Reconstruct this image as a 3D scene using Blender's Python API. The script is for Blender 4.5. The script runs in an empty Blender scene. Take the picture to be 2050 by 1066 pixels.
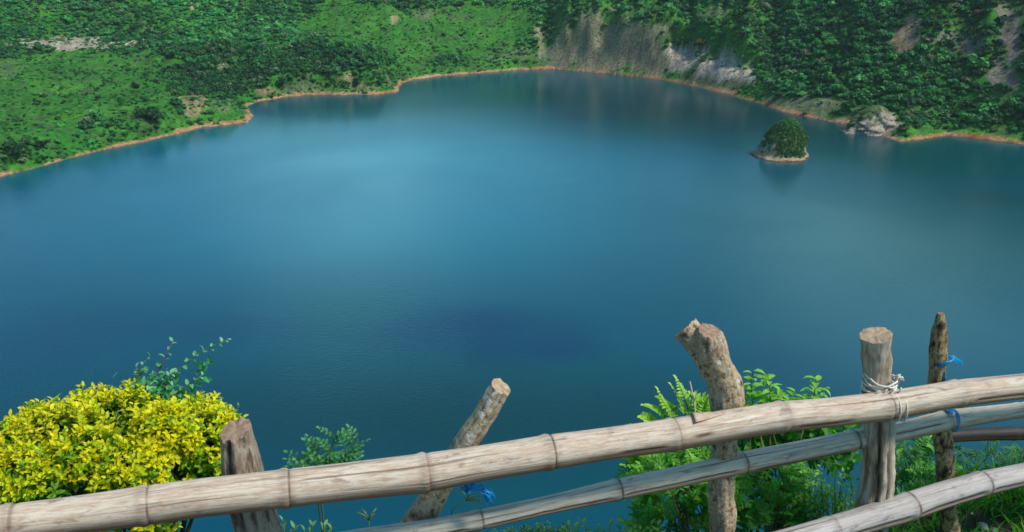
import bpy, math, random
import numpy as np
from mathutils import Vector, Matrix, noise as mn

random.seed(7)
RNG = np.random.default_rng(7)
S = bpy.context.scene
R = math.radians

# ---------------------------------------------------------------- camera
H = 120.0                      # eye height over the lake
PITCH = R(20.0)
FPX, CU, CV = 1775.0, 1025.0, 533.0
cam_d = bpy.data.cameras.new("camera")
cam_d.sensor_width = 36.0
cam_d.lens = 36.0 * FPX / 2050.0
cam_d.clip_start = 0.05
cam_d.clip_end = 12000
cam = bpy.data.objects.new("camera", cam_d)
S.collection.objects.link(cam)
cam.location = (0, 0, H)
cam.rotation_euler = (R(90) - PITCH, 0, 0)
S.camera = cam
cam_d.dof.use_dof = True
cam_d.dof.focus_distance = 90.0
cam_d.dof.aperture_fstop = 14.0

# ---------------------------------------------------------------- light
SUN_EL, SUN_AZ = R(53.0), R(111.0)      # azimuth clockwise from +Y (view direction)
sun_dir = Vector((math.sin(SUN_AZ) * math.cos(SUN_EL), math.cos(SUN_AZ) * math.cos(SUN_EL), math.sin(SUN_EL)))
sl = bpy.data.lights.new("sun", 'SUN')
sl.energy = 2.5
sl.angle = R(12.0)
sl.color = (1.0, 0.95, 0.87)
so = bpy.data.objects.new("sun", sl)
S.collection.objects.link(so)
so.rotation_euler = sun_dir.to_track_quat('Z', 'Y').to_euler()

W = bpy.data.worlds.new("World")
S.world = W
W.use_nodes = True
nt = W.node_tree
nt.nodes.clear()


def nn(tree, typ, **kw):
    n = tree.nodes.new(typ)
    for k, v in kw.items():
        if k == 'ins':
            for i, val in v.items():
                n.inputs[i].default_value = val
        else:
            setattr(n, k, v)
    return n


out = nn(nt, 'ShaderNodeOutputWorld')
bg = nn(nt, 'ShaderNodeBackground', ins={'Strength': 0.08})
sky = nn(nt, 'ShaderNodeTexSky', sky_type='NISHITA', sun_disc=False, sun_elevation=SUN_EL, sun_rotation=SUN_AZ,
         altitude=300.0, air_density=1.0, dust_density=0.6, ozone_density=0.8)
geo = nn(nt, 'ShaderNodeTexCoord')
mp = nn(nt, 'ShaderNodeMapping', ins={'Scale': (1.0, 1.0, 2.6)})
nz = nn(nt, 'ShaderNodeTexNoise', ins={'Scale': 3.4, 'Detail': 6.0, 'Roughness': 0.55})
cr = nn(nt, 'ShaderNodeValToRGB')
cr.color_ramp.elements[0].position = 0.47
cr.color_ramp.elements[1].position = 0.72
cr.color_ramp.elements[1].color = (0.25, 0.25, 0.25, 1)
nt.links.new(geo.outputs['Generated'], mp.inputs['Vector'])
nt.links.new(mp.outputs[0], nz.inputs['Vector'])
nt.links.new(nz.outputs[0], cr.inputs[0])
cur = sky.outputs[0]


def px_dir(u, v):
    y = (CV - v) / FPX
    d = Vector(((u - CU) / FPX, y * math.sin(PITCH) + math.cos(PITCH), y * math.cos(PITCH) - math.sin(PITCH)))
    return d


mixn = nn(nt, 'ShaderNodeMix', data_type='RGBA')
mixn.inputs[7].default_value = (5.0, 8.6, 10.0, 1)
nt.links.new(cr.outputs[0], mixn.inputs[0])
nt.links.new(cur, mixn.inputs[6])
cur = mixn.outputs[2]
# separate cloud banks standing in the sky over the crater rim (azimuth, elevation, half width, strength)
CLOUDS = [(-11.5, 15.0, 7.0, 0.62), (-4.0, 13.0, 10.0, 0.14), (25.0, 18.0, 9.0, 0.42), (26.6, 18.6, 2.4, 0.75), (20.4, 18.4, 1.6, 0.6), (17.6, 18.2, 1.3, 0.5)]
for az, el, wd, st in CLOUDS:
    c = Vector((math.sin(R(az)) * math.cos(R(el)), math.cos(R(az)) * math.cos(R(el)), math.sin(R(el))))
    vd = nn(nt, 'ShaderNodeVectorMath', operation='DISTANCE')
    vd.inputs[1].default_value = c
    nt.links.new(geo.outputs['Generated'], vd.inputs[0])
    mr = nn(nt, 'ShaderNodeMapRange', interpolation_type='SMOOTHERSTEP',
            ins={1: 0.0, 2: math.radians(wd) * 1.7, 3: st, 4: 0.0})
    nt.links.new(vd.outputs['Value'], mr.inputs[0])
    mm = nn(nt, 'ShaderNodeMath', operation='MULTIPLY')
    ad = nn(nt, 'ShaderNodeMath', operation='MULTIPLY_ADD', ins={1: 1.2, 2: 0.45})
    nt.links.new(nz.outputs[0], ad.inputs[0])
    nt.links.new(mr.outputs[0], mm.inputs[0])
    nt.links.new(ad.outputs[0], mm.inputs[1])
    mx = nn(nt, 'ShaderNodeMix', data_type='RGBA')
    mx.inputs[7].default_value = (7.6, 10.6, 11.6, 1)
    nt.links.new(mm.outputs[0], mx.inputs[0])
    nt.links.new(cur, mx.inputs[6])
    cur = mx.outputs[2]
tint = nn(nt, 'ShaderNodeMix', data_type='RGBA', blend_type='MULTIPLY', ins={0: 1.0})
tint.inputs[7].default_value = (0.66, 1.0, 1.06, 1)
nt.links.new(cur, tint.inputs[6])
nt.links.new(tint.outputs[2], bg.inputs[0])
nt.links.new(bg.outputs[0], out.inputs[0])

S.view_settings.view_transform = 'Standard'
S.view_settings.look = 'None'
S.view_settings.exposure = 0.8
S.view_settings.gamma = 1.0
S.render.filter_size = 1.9
S.cycles.max_bounces = 6
S.cycles.diffuse_bounces = 3
S.cycles.glossy_bounces = 3
S.cycles.transmission_bounces = 4
S.cycles.transparent_max_bounces = 4
S.cycles.caustics_reflective = False
S.cycles.caustics_refractive = False


# ---------------------------------------------------------------- helpers
def lin(r, g, b):
    return tuple(((c / 255.0) / 12.92 if c / 255.0 <= 0.04045 else ((c / 255.0 + 0.055) / 1.055) ** 2.4) for c in (r, g, b))


CAM = Vector((0, 0, H))


def atd(u, v, depth):
    """point seen at pixel (u, v) at a given depth along the optical axis"""
    return CAM + px_dir(u, v) * depth


def on_z(u, v, z=0.0):
    d = px_dir(u, v)
    return CAM + d * ((z - H) / d.z)


def project(P):
    """numpy (N,3) -> u, v, depth"""
    x, y, z = P[:, 0], P[:, 1], P[:, 2] - H
    cp, sp = math.cos(PITCH), math.sin(PITCH)
    dep = y * cp - z * sp
    up = y * sp + z * cp
    dep = np.maximum(dep, 1e-3)
    return CU + FPX * x / dep, CV - FPX * up / dep, dep


def hash2(ix, iy, seed):
    h = (ix.astype(np.int64) * 374761393 + iy.astype(np.int64) * 668265263 + seed * 974634777) & 0xFFFFFFFF
    h = ((h ^ (h >> 13)) * 1274126177) & 0xFFFFFFFF
    h = h ^ (h >> 16)
    return (h & 0xFFFFFF) / float(0xFFFFFF)


def vnoise(x, y, seed=0):
    ix, iy = np.floor(x), np.floor(y)
    fx, fy = x - ix, y - iy
    fx, fy = fx * fx * fx * (fx * (fx * 6 - 15) + 10), fy * fy * fy * (fy * (fy * 6 - 15) + 10)
    a = hash2(ix, iy, seed); b = hash2(ix + 1, iy, seed)
    c = hash2(ix, iy + 1, seed); d = hash2(ix + 1, iy + 1, seed)
    return (a * (1 - fx) + b * fx) * (1 - fy) + (c * (1 - fx) + d * fx) * fy


def fbm(x, y, scale, octs=4, seed=0, rough=0.5):
    t = 0; a = 1.0; s = 0.0; f = 1.0 / scale
    for o in range(octs):
        t = t + a * (vnoise(x * f + 17.3 * o, y * f - 9.1 * o, seed + o) * 2 - 1)
        s += a; a *= rough; f *= 2.03
    return t / s


def sstep(a, b, x):
    t = np.clip((x - a) / (b - a), 0, 1)
    return t * t * (3 - 2 * t)


def tag(o, label=None, cat=None, group=None, kind=None):
    if label: o["label"] = label
    if cat: o["category"] = cat
    if group: o["group"] = group
    if kind: o["kind"] = kind
    return o


def empty(name, loc, label, cat, group=None):
    o = bpy.data.objects.new(name, None)
    o.empty_display_size = 0.1
    S.collection.objects.link(o)
    o.location = loc
    return tag(o, label, cat, group)


def link(name, me, mats, parent=None):
    o = bpy.data.objects.new(name, me)
    S.collection.objects.link(o)
    for m in (mats if isinstance(mats, (list, tuple)) else [mats]):
        me.materials.append(m)
    if parent is not None:
        o.parent = parent
        o.matrix_parent_inverse = Matrix.Translation(parent.location).inverted()
    return o


def smooth(me):
    me.polygons.foreach_set('use_smooth', np.ones(len(me.polygons), dtype=bool))


def set_col(me, cols, name='col'):
    a = me.attributes.new(name, 'FLOAT_COLOR', 'POINT')
    c = np.ones((len(me.vertices), 4), dtype=np.float32)
    c[:, :3] = cols
    a.data.foreach_set('color', c.ravel())


# ---------------------------------------------------------------- materials
def new_mat(name):
    m = bpy.data.materials.new(name)
    m.use_nodes = True
    t = m.node_tree
    t.nodes.clear()
    o = nn(t, 'ShaderNodeOutputMaterial')
    return m, t, o


def leaf_material(name, attr_type='GEOMETRY', transl=0.42, rough=0.5, var=0.25):
    m, t, o = new_mat(name)
    at = nn(t, 'ShaderNodeAttribute', attribute_name='col', attribute_type=attr_type)
    src = at.outputs['Color']
    if attr_type == 'INSTANCER':
        a2 = nn(t, 'ShaderNodeAttribute', attribute_name='shade')
        mu = nn(t, 'ShaderNodeMix', data_type='RGBA', blend_type='MULTIPLY', ins={0: 1.0})
        t.links.new(src, mu.inputs[6]); t.links.new(a2.outputs['Color'], mu.inputs[7])
        src = mu.outputs[2]
    p = nn(t, 'ShaderNodeBsdfPrincipled', ins={'Roughness': rough, 'Specular IOR Level': 0.3})
    tr = nn(t, 'ShaderNodeBsdfTranslucent')
    hs = nn(t, 'ShaderNodeHueSaturation', ins={'Saturation': 1.08, 'Value': 1.45})
    mx = nn(t, 'ShaderNodeMixShader', ins={0: transl})
    t.links.new(src, p.inputs['Base Color']); t.links.new(src, hs.inputs['Color'])
    t.links.new(hs.outputs[0], tr.inputs[0])
    t.links.new(p.outputs[0], mx.inputs[1]); t.links.new(tr.outputs[0], mx.inputs[2])
    t.links.new(mx.outputs[0], o.inputs[0])
    return m


def attr_ground_material(name, nscale, strength=0.5, bump=0.4, bdist=0.3):
    m, t, o = new_mat(name)
    at = nn(t, 'ShaderNodeAttribute', attribute_name='col')
    tc = nn(t, 'ShaderNodeTexCoord')
    nz = nn(t, 'ShaderNodeTexNoise', ins={'Scale': nscale, 'Detail': 8.0, 'Roughness': 0.65})
    t.links.new(tc.outputs['Object'], nz.inputs['Vector'])
    mr = nn(t, 'ShaderNodeMapRange', ins={1: 0.3, 2: 0.7, 3: 1 - strength, 4: 1 + strength})
    t.links.new(nz.outputs[0], mr.inputs[0])
    mu = nn(t, 'ShaderNodeVectorMath', operation='SCALE')
    t.links.new(at.outputs['Color'], mu.inputs[0]); t.links.new(mr.outputs[0], mu.inputs['Scale'])
    p = nn(t, 'ShaderNodeBsdfPrincipled', ins={'Roughness': 0.9, 'Specular IOR Level': 0.15})
    t.links.new(mu.outputs[0], p.inputs['Base Color'])
    b = nn(t, 'ShaderNodeBump', ins={'Strength': bump, 'Distance': bdist})
    t.links.new(nz.outputs[0], b.inputs['Height']); t.links.new(b.outputs[0], p.inputs['Normal'])
    t.links.new(p.outputs[0], o.inputs[0])
    return m


def plain_mat(name, col, rough=0.6, spec=0.3, nscale=40.0, var=0.25):
    m, t, o = new_mat(name)
    tc = nn(t, 'ShaderNodeTexCoord')
    nz = nn(t, 'ShaderNodeTexNoise', ins={'Scale': nscale, 'Detail': 4.0})
    t.links.new(tc.outputs['Object'], nz.inputs['Vector'])
    mr = nn(t, 'ShaderNodeMapRange', ins={1: 0.3, 2: 0.7, 3: 1 - var, 4: 1 + var})
    t.links.new(nz.outputs[0], mr.inputs[0])
    rgb = nn(t, 'ShaderNodeRGB'); rgb.outputs[0].default_value = (*col, 1)
    mu = nn(t, 'ShaderNodeVectorMath', operation='SCALE')
    t.links.new(rgb.outputs[0], mu.inputs[0]); t.links.new(mr.outputs[0], mu.inputs['Scale'])
    p = nn(t, 'ShaderNodeBsdfPrincipled', ins={'Roughness': rough, 'Specular IOR Level': spec})
    t.links.new(mu.outputs[0], p.inputs['Base Color'])
    t.links.new(p.outputs[0], o.inputs[0])
    return m


def ramp(t, stops):
    r = nn(t, 'ShaderNodeValToRGB')
    e = r.color_ramp.elements
    while len(e) > 1:
        e.remove(e[-1])
    e[0].position = stops[0][0]; e[0].color = (*stops[0][1], 1)
    for p, c in stops[1:]:
        x = e.new(p); x.color = (*c, 1)
    return r


def bamboo_material(name, stops, grime, seed=0.0):
    """weathered cane: streaks run along the culm (uv.x = metres along, uv.y = turns round)"""
    m, t, o = new_mat(name)
    uv = nn(t, 'ShaderNodeUVMap', uv_map='UVMap')
    def stretched(sx, sy, scale, detail=5.0, rough=0.6, off=0.0):
        mp = nn(t, 'ShaderNodeMapping', ins={'Scale': (sx, sy, 1), 'Location': (off + seed, off * 0.7 + seed, 0)})
        t.links.new(uv.outputs[0], mp.inputs[0])
        n = nn(t, 'ShaderNodeTexNoise', ins={'Scale': scale, 'Detail': detail, 'Roughness': rough})
        t.links.new(mp.outputs[0], n.inputs['Vector'])
        return n.outputs[0]
    broad = stretched(2.4, 6.0, 1.8, 7, .7)
    fine = stretched(3.0, 60.0, 1.0, 6, 0.7, 3.1)
    streak = stretched(1.3, 26.0, 1.0, 5, 0.65, 9.2)
    blot = stretched(12.0, 9.0, 1.0, 6, 0.7, 5.5)
    a = nn(t, 'ShaderNodeMath', operation='MULTIPLY_ADD', ins={1: 0.68}); t.links.new(broad, a.inputs[0])
    b = nn(t, 'ShaderNodeMath', operation='MULTIPLY', ins={1: 0.32}); t.links.new(fine, b.inputs[0])
    t.links.new(b.outputs[0], a.inputs[2])
    r1 = ramp(t, stops)
    t.links.new(a.outputs[0], r1.inputs[0])
    # dark weathered streaks
    r2 = ramp(t, [(0.55, (0, 0, 0)), (0.66, (0.85, 0.85, 0.85))])
    t.links.new(streak, r2.inputs[0])
    m1 = nn(t, 'ShaderNodeMix', data_type='RGBA'); m1.inputs[7].default_value = (*grime, 1)
    t.links.new(r2.outputs[0], m1.inputs[0]); t.links.new(r1.outputs[0], m1.inputs[6])
    # blotches of mould
    r3 = ramp(t, [(0.56, (0, 0, 0)), (0.68, (0.6, 0.6, 0.6))])
    t.links.new(blot, r3.inputs[0])
    m2 = nn(t, 'ShaderNodeMix', data_type='RGBA'); m2.inputs[7].default_value = (grime[0] * 0.6, grime[1] * 0.6, grime[2] * 0.6, 1)
    t.links.new(r3.outputs[0], m2.inputs[0]); t.links.new(m1.outputs[2], m2.inputs[6])
    sx = nn(t, 'ShaderNodeSeparateXYZ'); t.links.new(uv.outputs[0], sx.inputs[0])
    ds = nn(t, 'ShaderNodeMath', operation='SUBTRACT', ins={1: 0.855}); t.links.new(sx.outputs[1], ds.inputs[0])
    ab = nn(t, 'ShaderNodeMath', operation='ABSOLUTE'); t.links.new(ds.outputs[0], ab.inputs[0])
    ad_ = nn(t, 'ShaderNodeMath', operation='MULTIPLY_ADD', ins={1: -0.16}); t.links.new(broad, ad_.inputs[0]); t.links.new(ab.outputs[0], ad_.inputs[2])
    mu_ = nn(t, 'ShaderNodeMapRange', interpolation_type='SMOOTHSTEP', ins={1: -0.05, 2: 0.10, 3: 0.85, 4: 0.0}); t.links.new(ad_.outputs[0], mu_.inputs[0])
    m25 = nn(t, 'ShaderNodeMix', data_type='RGBA'); m25.inputs[7].default_value = (*[c * .55 + g * .45 for c, g in zip(lin(168, 122, 84), grime)], 1)
    t.links.new(mu_.outputs[0], m25.inputs[0]); t.links.new(m2.outputs[2], m25.inputs[6])
    m2 = m25
    # node scars + crack mask stored on the mesh
    at = nn(t, 'ShaderNodeAttribute', attribute_name='scar')
    m3 = nn(t, 'ShaderNodeMix', data_type='RGBA'); m3.inputs[7].default_value = (0.055, 0.030, 0.016, 1)
    t.links.new(at.outputs['Fac'], m3.inputs[0]); t.links.new(m2.outputs[2], m3.inputs[6])
    p = nn(t, 'ShaderNodeBsdfPrincipled', ins={'Roughness': 0.55, 'Specular IOR Level': 0.3})
    t.links.new(m3.outputs[2], p.inputs['Base Color'])
    bp = nn(t, 'ShaderNodeBump', ins={'Strength': 0.5, 'Distance': 0.004})
    t.links.new(fine, bp.inputs['Height']); t.links.new(bp.outputs[0], p.inputs['Normal'])
    t.links.new(p.outputs[0], o.inputs[0])
    return m


def bark_material(name, stops, lichen, lichen_at=0.62, scale=26.0, zs=0.35, crackcol=(0.02, 0.014, 0.01)):
    m, t, o = new_mat(name)
    tc = nn(t, 'ShaderNodeTexCoord')
    mp = nn(t, 'ShaderNodeMapping', ins={'Scale': (1, 1, zs)})
    t.links.new(tc.outputs['Object'], mp.inputs[0])
    n1 = nn(t, 'ShaderNodeTexNoise', ins={'Scale': scale, 'Detail': 8.0, 'Roughness': 0.68})
    t.links.new(mp.outputs[0], n1.inputs['Vector'])
    r1 = ramp(t, stops); t.links.new(n1.outputs[0], r1.inputs[0])
    n2 = nn(t, 'ShaderNodeTexNoise', ins={'Scale': 30.0, 'Detail': 5.0, 'Roughness': 0.6})
    t.links.new(tc.outputs['Object'], n2.inputs['Vector'])
    r2 = ramp(t, [(lichen_at, (0, 0, 0)), (lichen_at + 0.06, (0.85, 0.85, 0.85))]); t.links.new(n2.outputs[0], r2.inputs[0])
    m1 = nn(t, 'ShaderNodeMix', data_type='RGBA'); m1.inputs[7].default_value = (*lichen, 1)
    t.links.new(r2.outputs[0], m1.inputs[0]); t.links.new(r1.outputs[0], m1.inputs[6])
    at = nn(t, 'ShaderNodeAttribute', attribute_name='scar')
    m3 = nn(t, 'ShaderNodeMix', data_type='RGBA'); m3.inputs[7].default_value = (*crackcol, 1)
    t.links.new(at.outputs['Fac'], m3.inputs[0]); t.links.new(m1.outputs[2], m3.inputs[6])
    p = nn(t, 'ShaderNodeBsdfPrincipled', ins={'Roughness': 0.85, 'Specular IOR Level': 0.2})
    t.links.new(m3.outputs[2], p.inputs['Base Color'])
    bp = nn(t, 'ShaderNodeBump', ins={'Strength': 0.9, 'Distance': 0.012})
    t.links.new(n1.outputs[0], bp.inputs['Height']); t.links.new(bp.outputs[0], p.inputs['Normal'])
    t.links.new(p.outputs[0], o.inputs[0])
    return m


def water_material():
    m, t, o = new_mat("lake_water")
    tc = nn(t, 'ShaderNodeTexCoord')
    geo = nn(t, 'ShaderNodeNewGeometry')
    # colour of the water itself: drifting sediment and algae; some POOLS paint reflections in
    n1 = nn(t, 'ShaderNodeTexNoise', ins={'Scale': 0.006, 'Detail': 4.0, 'Roughness': 0.5, 'Distortion': 0.6})
    t.links.new(geo.outputs['Position'], n1.inputs['Vector'])
    r1 = ramp(t, [(0.36, (0.0005, 0.056, 0.098)), (0.52, (0.0005, 0.058, 0.086)), (0.66, (0.001, 0.058, 0.070))])
    t.links.new(n1.outputs[0], r1.inputs[0])
    col = r1.outputs[0]
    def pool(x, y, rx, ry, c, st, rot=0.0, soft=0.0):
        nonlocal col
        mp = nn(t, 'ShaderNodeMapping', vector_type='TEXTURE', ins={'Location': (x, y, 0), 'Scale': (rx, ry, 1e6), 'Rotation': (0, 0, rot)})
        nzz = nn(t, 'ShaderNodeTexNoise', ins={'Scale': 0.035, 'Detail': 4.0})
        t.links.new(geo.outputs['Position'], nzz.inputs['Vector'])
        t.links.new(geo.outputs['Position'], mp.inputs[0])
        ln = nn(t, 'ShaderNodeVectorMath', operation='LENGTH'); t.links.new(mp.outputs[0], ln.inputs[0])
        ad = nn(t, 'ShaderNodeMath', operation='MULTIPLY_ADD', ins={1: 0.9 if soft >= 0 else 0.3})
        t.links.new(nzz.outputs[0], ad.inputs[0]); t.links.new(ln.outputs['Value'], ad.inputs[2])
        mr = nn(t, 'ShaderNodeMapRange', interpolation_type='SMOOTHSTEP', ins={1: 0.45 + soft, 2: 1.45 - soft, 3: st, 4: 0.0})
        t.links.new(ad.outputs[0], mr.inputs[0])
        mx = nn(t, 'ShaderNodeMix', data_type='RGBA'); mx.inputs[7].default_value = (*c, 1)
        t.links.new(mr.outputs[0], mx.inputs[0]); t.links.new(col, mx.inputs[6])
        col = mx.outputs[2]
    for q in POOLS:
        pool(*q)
    p = nn(t, 'ShaderNodeBsdfPrincipled', ins={'IOR': 1.33, 'Roughness': 0.17, 'Specular IOR Level': 0.5})
    t.links.new(col, p.inputs['Base Color'])
    # ripples
    mp = nn(t, 'ShaderNodeMapping', ins={'Scale': (0.55, 1.0, 1.0), 'Rotation': (0, 0, 0.3)})
    t.links.new(geo.outputs['Position'], mp.inputs[0])
    w1 = nn(t, 'ShaderNodeTexNoise', ins={'Scale': 0.9, 'Detail': 6.0, 'Roughness': 0.7})
    t.links.new(mp.outputs[0], w1.inputs['Vector'])
    # calmer and rougher lanes of wind
    w2 = nn(t, 'ShaderNodeTexNoise', ins={'Scale': 0.007, 'Detail': 3.0, 'Distortion': 0.8})
    t.links.new(geo.outputs['Position'], w2.inputs['Vector'])
    mr = nn(t, 'ShaderNodeMapRange', ins={1: 0.35, 2: 0.65, 3: 0.09, 4: 0.30})
    t.links.new(w2.outputs[0], mr.inputs[0])
    bp = nn(t, 'ShaderNodeBump', ins={'Distance': 0.35})
    t.links.new(mr.outputs[0], bp.inputs['Strength'])
    t.links.new(w1.outputs[0], bp.inputs['Height']); t.links.new(bp.outputs[0], p.inputs['Normal'])
    t.links.new(p.outputs[0], o.inputs[0])
    return m


# ---------------------------------------------------------------- lake + crater terrain
SHORE_PX = [(-700, 520), (-300, 430), (0, 355), (60, 340), (130, 320), (200, 303), (300, 282), (400, 257), (478, 248), (497, 246), (505, 233),
            (494, 214), (520, 203), (580, 194), (640, 190), (700, 191), (760, 190), (797, 185), (803, 168), (830, 160),
            (880, 153), (960, 147), (1040, 141), (1110, 139), (1180, 145), (1280, 155), (1340, 163), (1400, 175),
            (1460, 190), (1520, 208), (1570, 225), (1640, 240), (1700, 250), (1750, 267), (1805, 286), (1850, 279),
            (1900, 272), (1960, 279), (2050, 290), (2300, 335), (2700, 430)]
shore = [on_z(u, v) for u, v in SHORE_PX]
SX = np.array([p.x for p in shore]); SY = np.array([p.y for p in shore])
# close the lake round the viewer's side
PX = np.concatenate([SX, [SX[-1], SX[0]]])
PY = np.concatenate([SY, [-200.0, -200.0]])


def signed_dist(x, y):
    d2 = np.full(x.shape, 1e18)
    for i in range(len(SX) - 1):
        ax, ay, bx, by = SX[i], SY[i], SX[i + 1], SY[i + 1]
        dx, dy = bx - ax, by - ay
        t = np.clip(((x - ax) * dx + (y - ay) * dy) / (dx * dx + dy * dy), 0, 1)
        d2 = np.minimum(d2, (x - ax - t * dx) ** 2 + (y - ay - t * dy) ** 2)
    inside = np.zeros(x.shape, dtype=bool)
    n = len(PX)
    for i in range(n):
        j = (i + 1) % n
        c = ((PY[i] > y) != (PY[j] > y))
        xx = (PX[j] - PX[i]) * (y - PY[i]) / (PY[j] - PY[i] + 1e-12) + PX[i]
        inside ^= c & (x < xx)
    d = np.sqrt(d2)
    return np.where(inside, -d, d)


# (pixel column, bank height, slope 1, width of slope 1, slope 2, height cap)
PROF = np.array([
    [-900, 7, .10, 330, .55, 95], [0, 7, .085, 330, .55, 95], [250, 8, .085, 270, .5, 92], [480, 6, .10, 215, .5, 90],
    [620, 6, .13, 170, .42, 88], [800, 4, .20, 60, .40, 88], [1000, 4, .32, 40, .50, 88], [1090, 6, .55, 40, .62, 92],
    [1200, 8, .75, 60, .62, 95], [1450, 7, .55, 40, .66, 100], [1600, 4, .30, 30, .72, 110], [1750, 4, .35, 25, .75, 125],
    [1850, 3, .22, 22, .80, 130], [2050, 3, .30, 18, .85, 135], [3200, 3, .3, 18, .85, 135]], dtype=float)

HILL_B = (on_z(590, 150), 0)


def px_azx(x, y):
    return CU + FPX * x / np.maximum(y * math.cos(PITCH) + H * 0.9 * math.sin(PITCH), 1.0)


def terrain_z(x, y):
    s = signed_dist(x, y) + fbm(x, y, 18, 3, 5) * 1.6
    u = px_azx(x, y)
    pr = [np.interp(u, PROF[:, 0], PROF[:, i]) for i in range(1, 6)]
    bank, s1, w1, s2, cap = pr
    d = np.maximum(s, 0)
    gully = fbm(x, y, 60, 4, 21)
    z = 0.32 * np.minimum(d, 4.0) + bank * sstep(3, 16, d) + s1 * np.minimum(d, w1) + s2 * np.maximum(d - w1, 0)
    amp = sstep(10, 90, d)
    z = z + amp * (gully * (4 + 9 * np.clip(s2 - 0.4, 0, 1)) + fbm(x, y, 22, 3, 31) * 2.2)
    # spurs running down the steep walls
    ang = np.arctan2(x, y)
    spur = np.abs(vnoise(ang * 26, d * 0.004, 77) * 2 - 1)
    z = z + sstep(20, 120, d) * (0.5 - spur) * 16 * sstep(0.3, 0.6, s2) * sstep(900, 1050, u)
    rib = vnoise(ang * 150, d * .012, 78) + .5 * vnoise(ang * 330, d * .03, 79)
    z = z + sstep(6, 34, d) * sstep(1080, 1130, u) * (1 - sstep(1500, 1560, u)) * (rib - .75) * 9
    # rolling hill behind the second headland
    for (px, py, rx, ry, h) in HILLS:
        dx, dy = (x - px) / rx, (y - py) / ry
        z = z + h * np.exp(-(dx * dx + dy * dy)) * sstep(2, 30, d)
    # cliff steps
    for (u0, u1, dc, wd, h) in CLIFFS:
        m = sstep(u0 - 30, u0 + 20, u) * (1 - sstep(u1 - 20, u1 + 30, u))
        dd = d + fbm(x, y, 24, 3, 44) * 9
        z = z + m * h * sstep(dc, dc + wd, dd)
    z = np.where(z > cap * 0.8, cap * 0.8 + cap * 0.2 * np.tanh((z - cap * 0.8) / (cap * 0.2)), z)
    z = np.where(s < 0, np.maximum(s * 0.35, -12), z)
    return z, s, u


def hz(u, v, z):
    p = on_z(u, v, z)
    return p.x, p.y


HILLS = [(*hz(600, 92, 31), 80, 34, 11), (*hz(470, 108, 27), 62, 36, 10), (*hz(710, 106, 27), 46, 28, 11), (*hz(768, 138, 17), 26, 20, 12), (*hz(330, 225, 10), 55, 38, 4),
         (*hz(120, 300, 8), 60, 40, 5), (*hz(430, 205, 8), 45, 26, 5)]
CLIFFS = [(1120, 1330, 12, 16, 24), (1330, 1510, 26, 9, 20), (520, 790, 8, 9, 8)]

az = np.radians(np.linspace(-43, 43, 560))
rr = np.concatenate([np.arange(330, 1110, 2.4), np.arange(1110, 1900, 16)])
AZ, RR = np.meshgrid(az, rr)
TX, TY = (RR * np.sin(AZ)), (RR * np.cos(AZ))
TZ, TS, TU = terrain_z(TX.ravel(), TY.ravel())
TP = np.stack([TX.ravel(), TY.ravel(), TZ], 1)
nr, nc = RR.shape
tu, tv, _ = project(TP)

# bare rock and soil areas: (u, v, ru, rv, tone, strength)
ROCK = [(1210, 95, 105, 62, 0, .95), (1285, 118, 60, 38, 0, 1), (1120, 110, 40, 40, 2, .7), (1365, 118, 55, 28, 1, 1), (1445, 132, 62, 26, 1, 1),
        (1495, 150, 22, 16, 1, .9), (1400, 165, 95, 11, 3, .9), (1180, 60, 30, 40, 2, .7), (1600, 214, 110, 20, 3, .9), (1700, 240, 60, 12, 3, .7),
        (1825, 58, 30, 36, 4, 1), (1800, 85, 20, 28, 4, .95), (1905, 75, 50, 15, 2, .8), (1935, 90, 34, 26, 2, .8), (2024, 75, 22, 85, 2, .95), (1998, 140, 18, 34, 2, .85),
        (150, 88, 105, 12, 1, .85), (60, 92, 30, 8, 1, .6), (385, 205, 30, 22, 4, .7), (440, 215, 22, 12, 3, .6), (535, 182, 22, 10, 4, .85), (610, 176, 26, 8, 3, .7),
        (690, 158, 18, 8, 4, .8), (640, 183, 130, 6, 3, .6), (778, 165, 10, 16, 3, .6), (735, 178, 40, 10, 0, .6), (385, 10, 5, 12, 4, .9), (850, 30, 22, 10, 3, .6), (790, 38, 10, 10, 4, .7), (300, 58, 14, 8, 3, .5),
        (1440, 25, 26, 10, 3, .7), (1425, 28, 6, 14, 4, .7), (1085, 85, 10, 26, 4, .55), (1030, 110, 45, 12, 3, .5), (1765, 245, 30, 30, 1, .9), (1740, 232, 40, 14, 3, .7),
        (1620, 185, 10, 8, 4, .7), (20, 140, 30, 16, 3, .4), (1980, 205, 30, 10, 3, .45), (1320, 60, 30, 14, 3, .4)]
TONES = np.array([lin(132, 124, 98), lin(172, 158, 142), lin(118, 108, 100), lin(104, 110, 82), lin(158, 132, 104)])


def land_masks(x, y, u, v):
    rock = np.zeros(x.shape); tone = np.zeros((x.size, 3)) + TONES[0]
    e = fbm(x, y, 13, 5, 61, .65) * 1.25 + .25 * fbm(x, y, 3.2, 2, 62)
    for (cu, cv, ru, rv, ti, st) in ROCK:
        q = np.sqrt(((u - cu) / ru) ** 2 + ((v - cv) / rv) ** 2) + e * 0.75
        mk = (1 - sstep(0.75, 1.15, q)) * st
        tone = np.where((mk > rock)[:, None], TONES[ti], tone)
        rock = np.maximum(rock, mk)
    return rock, tone


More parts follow.
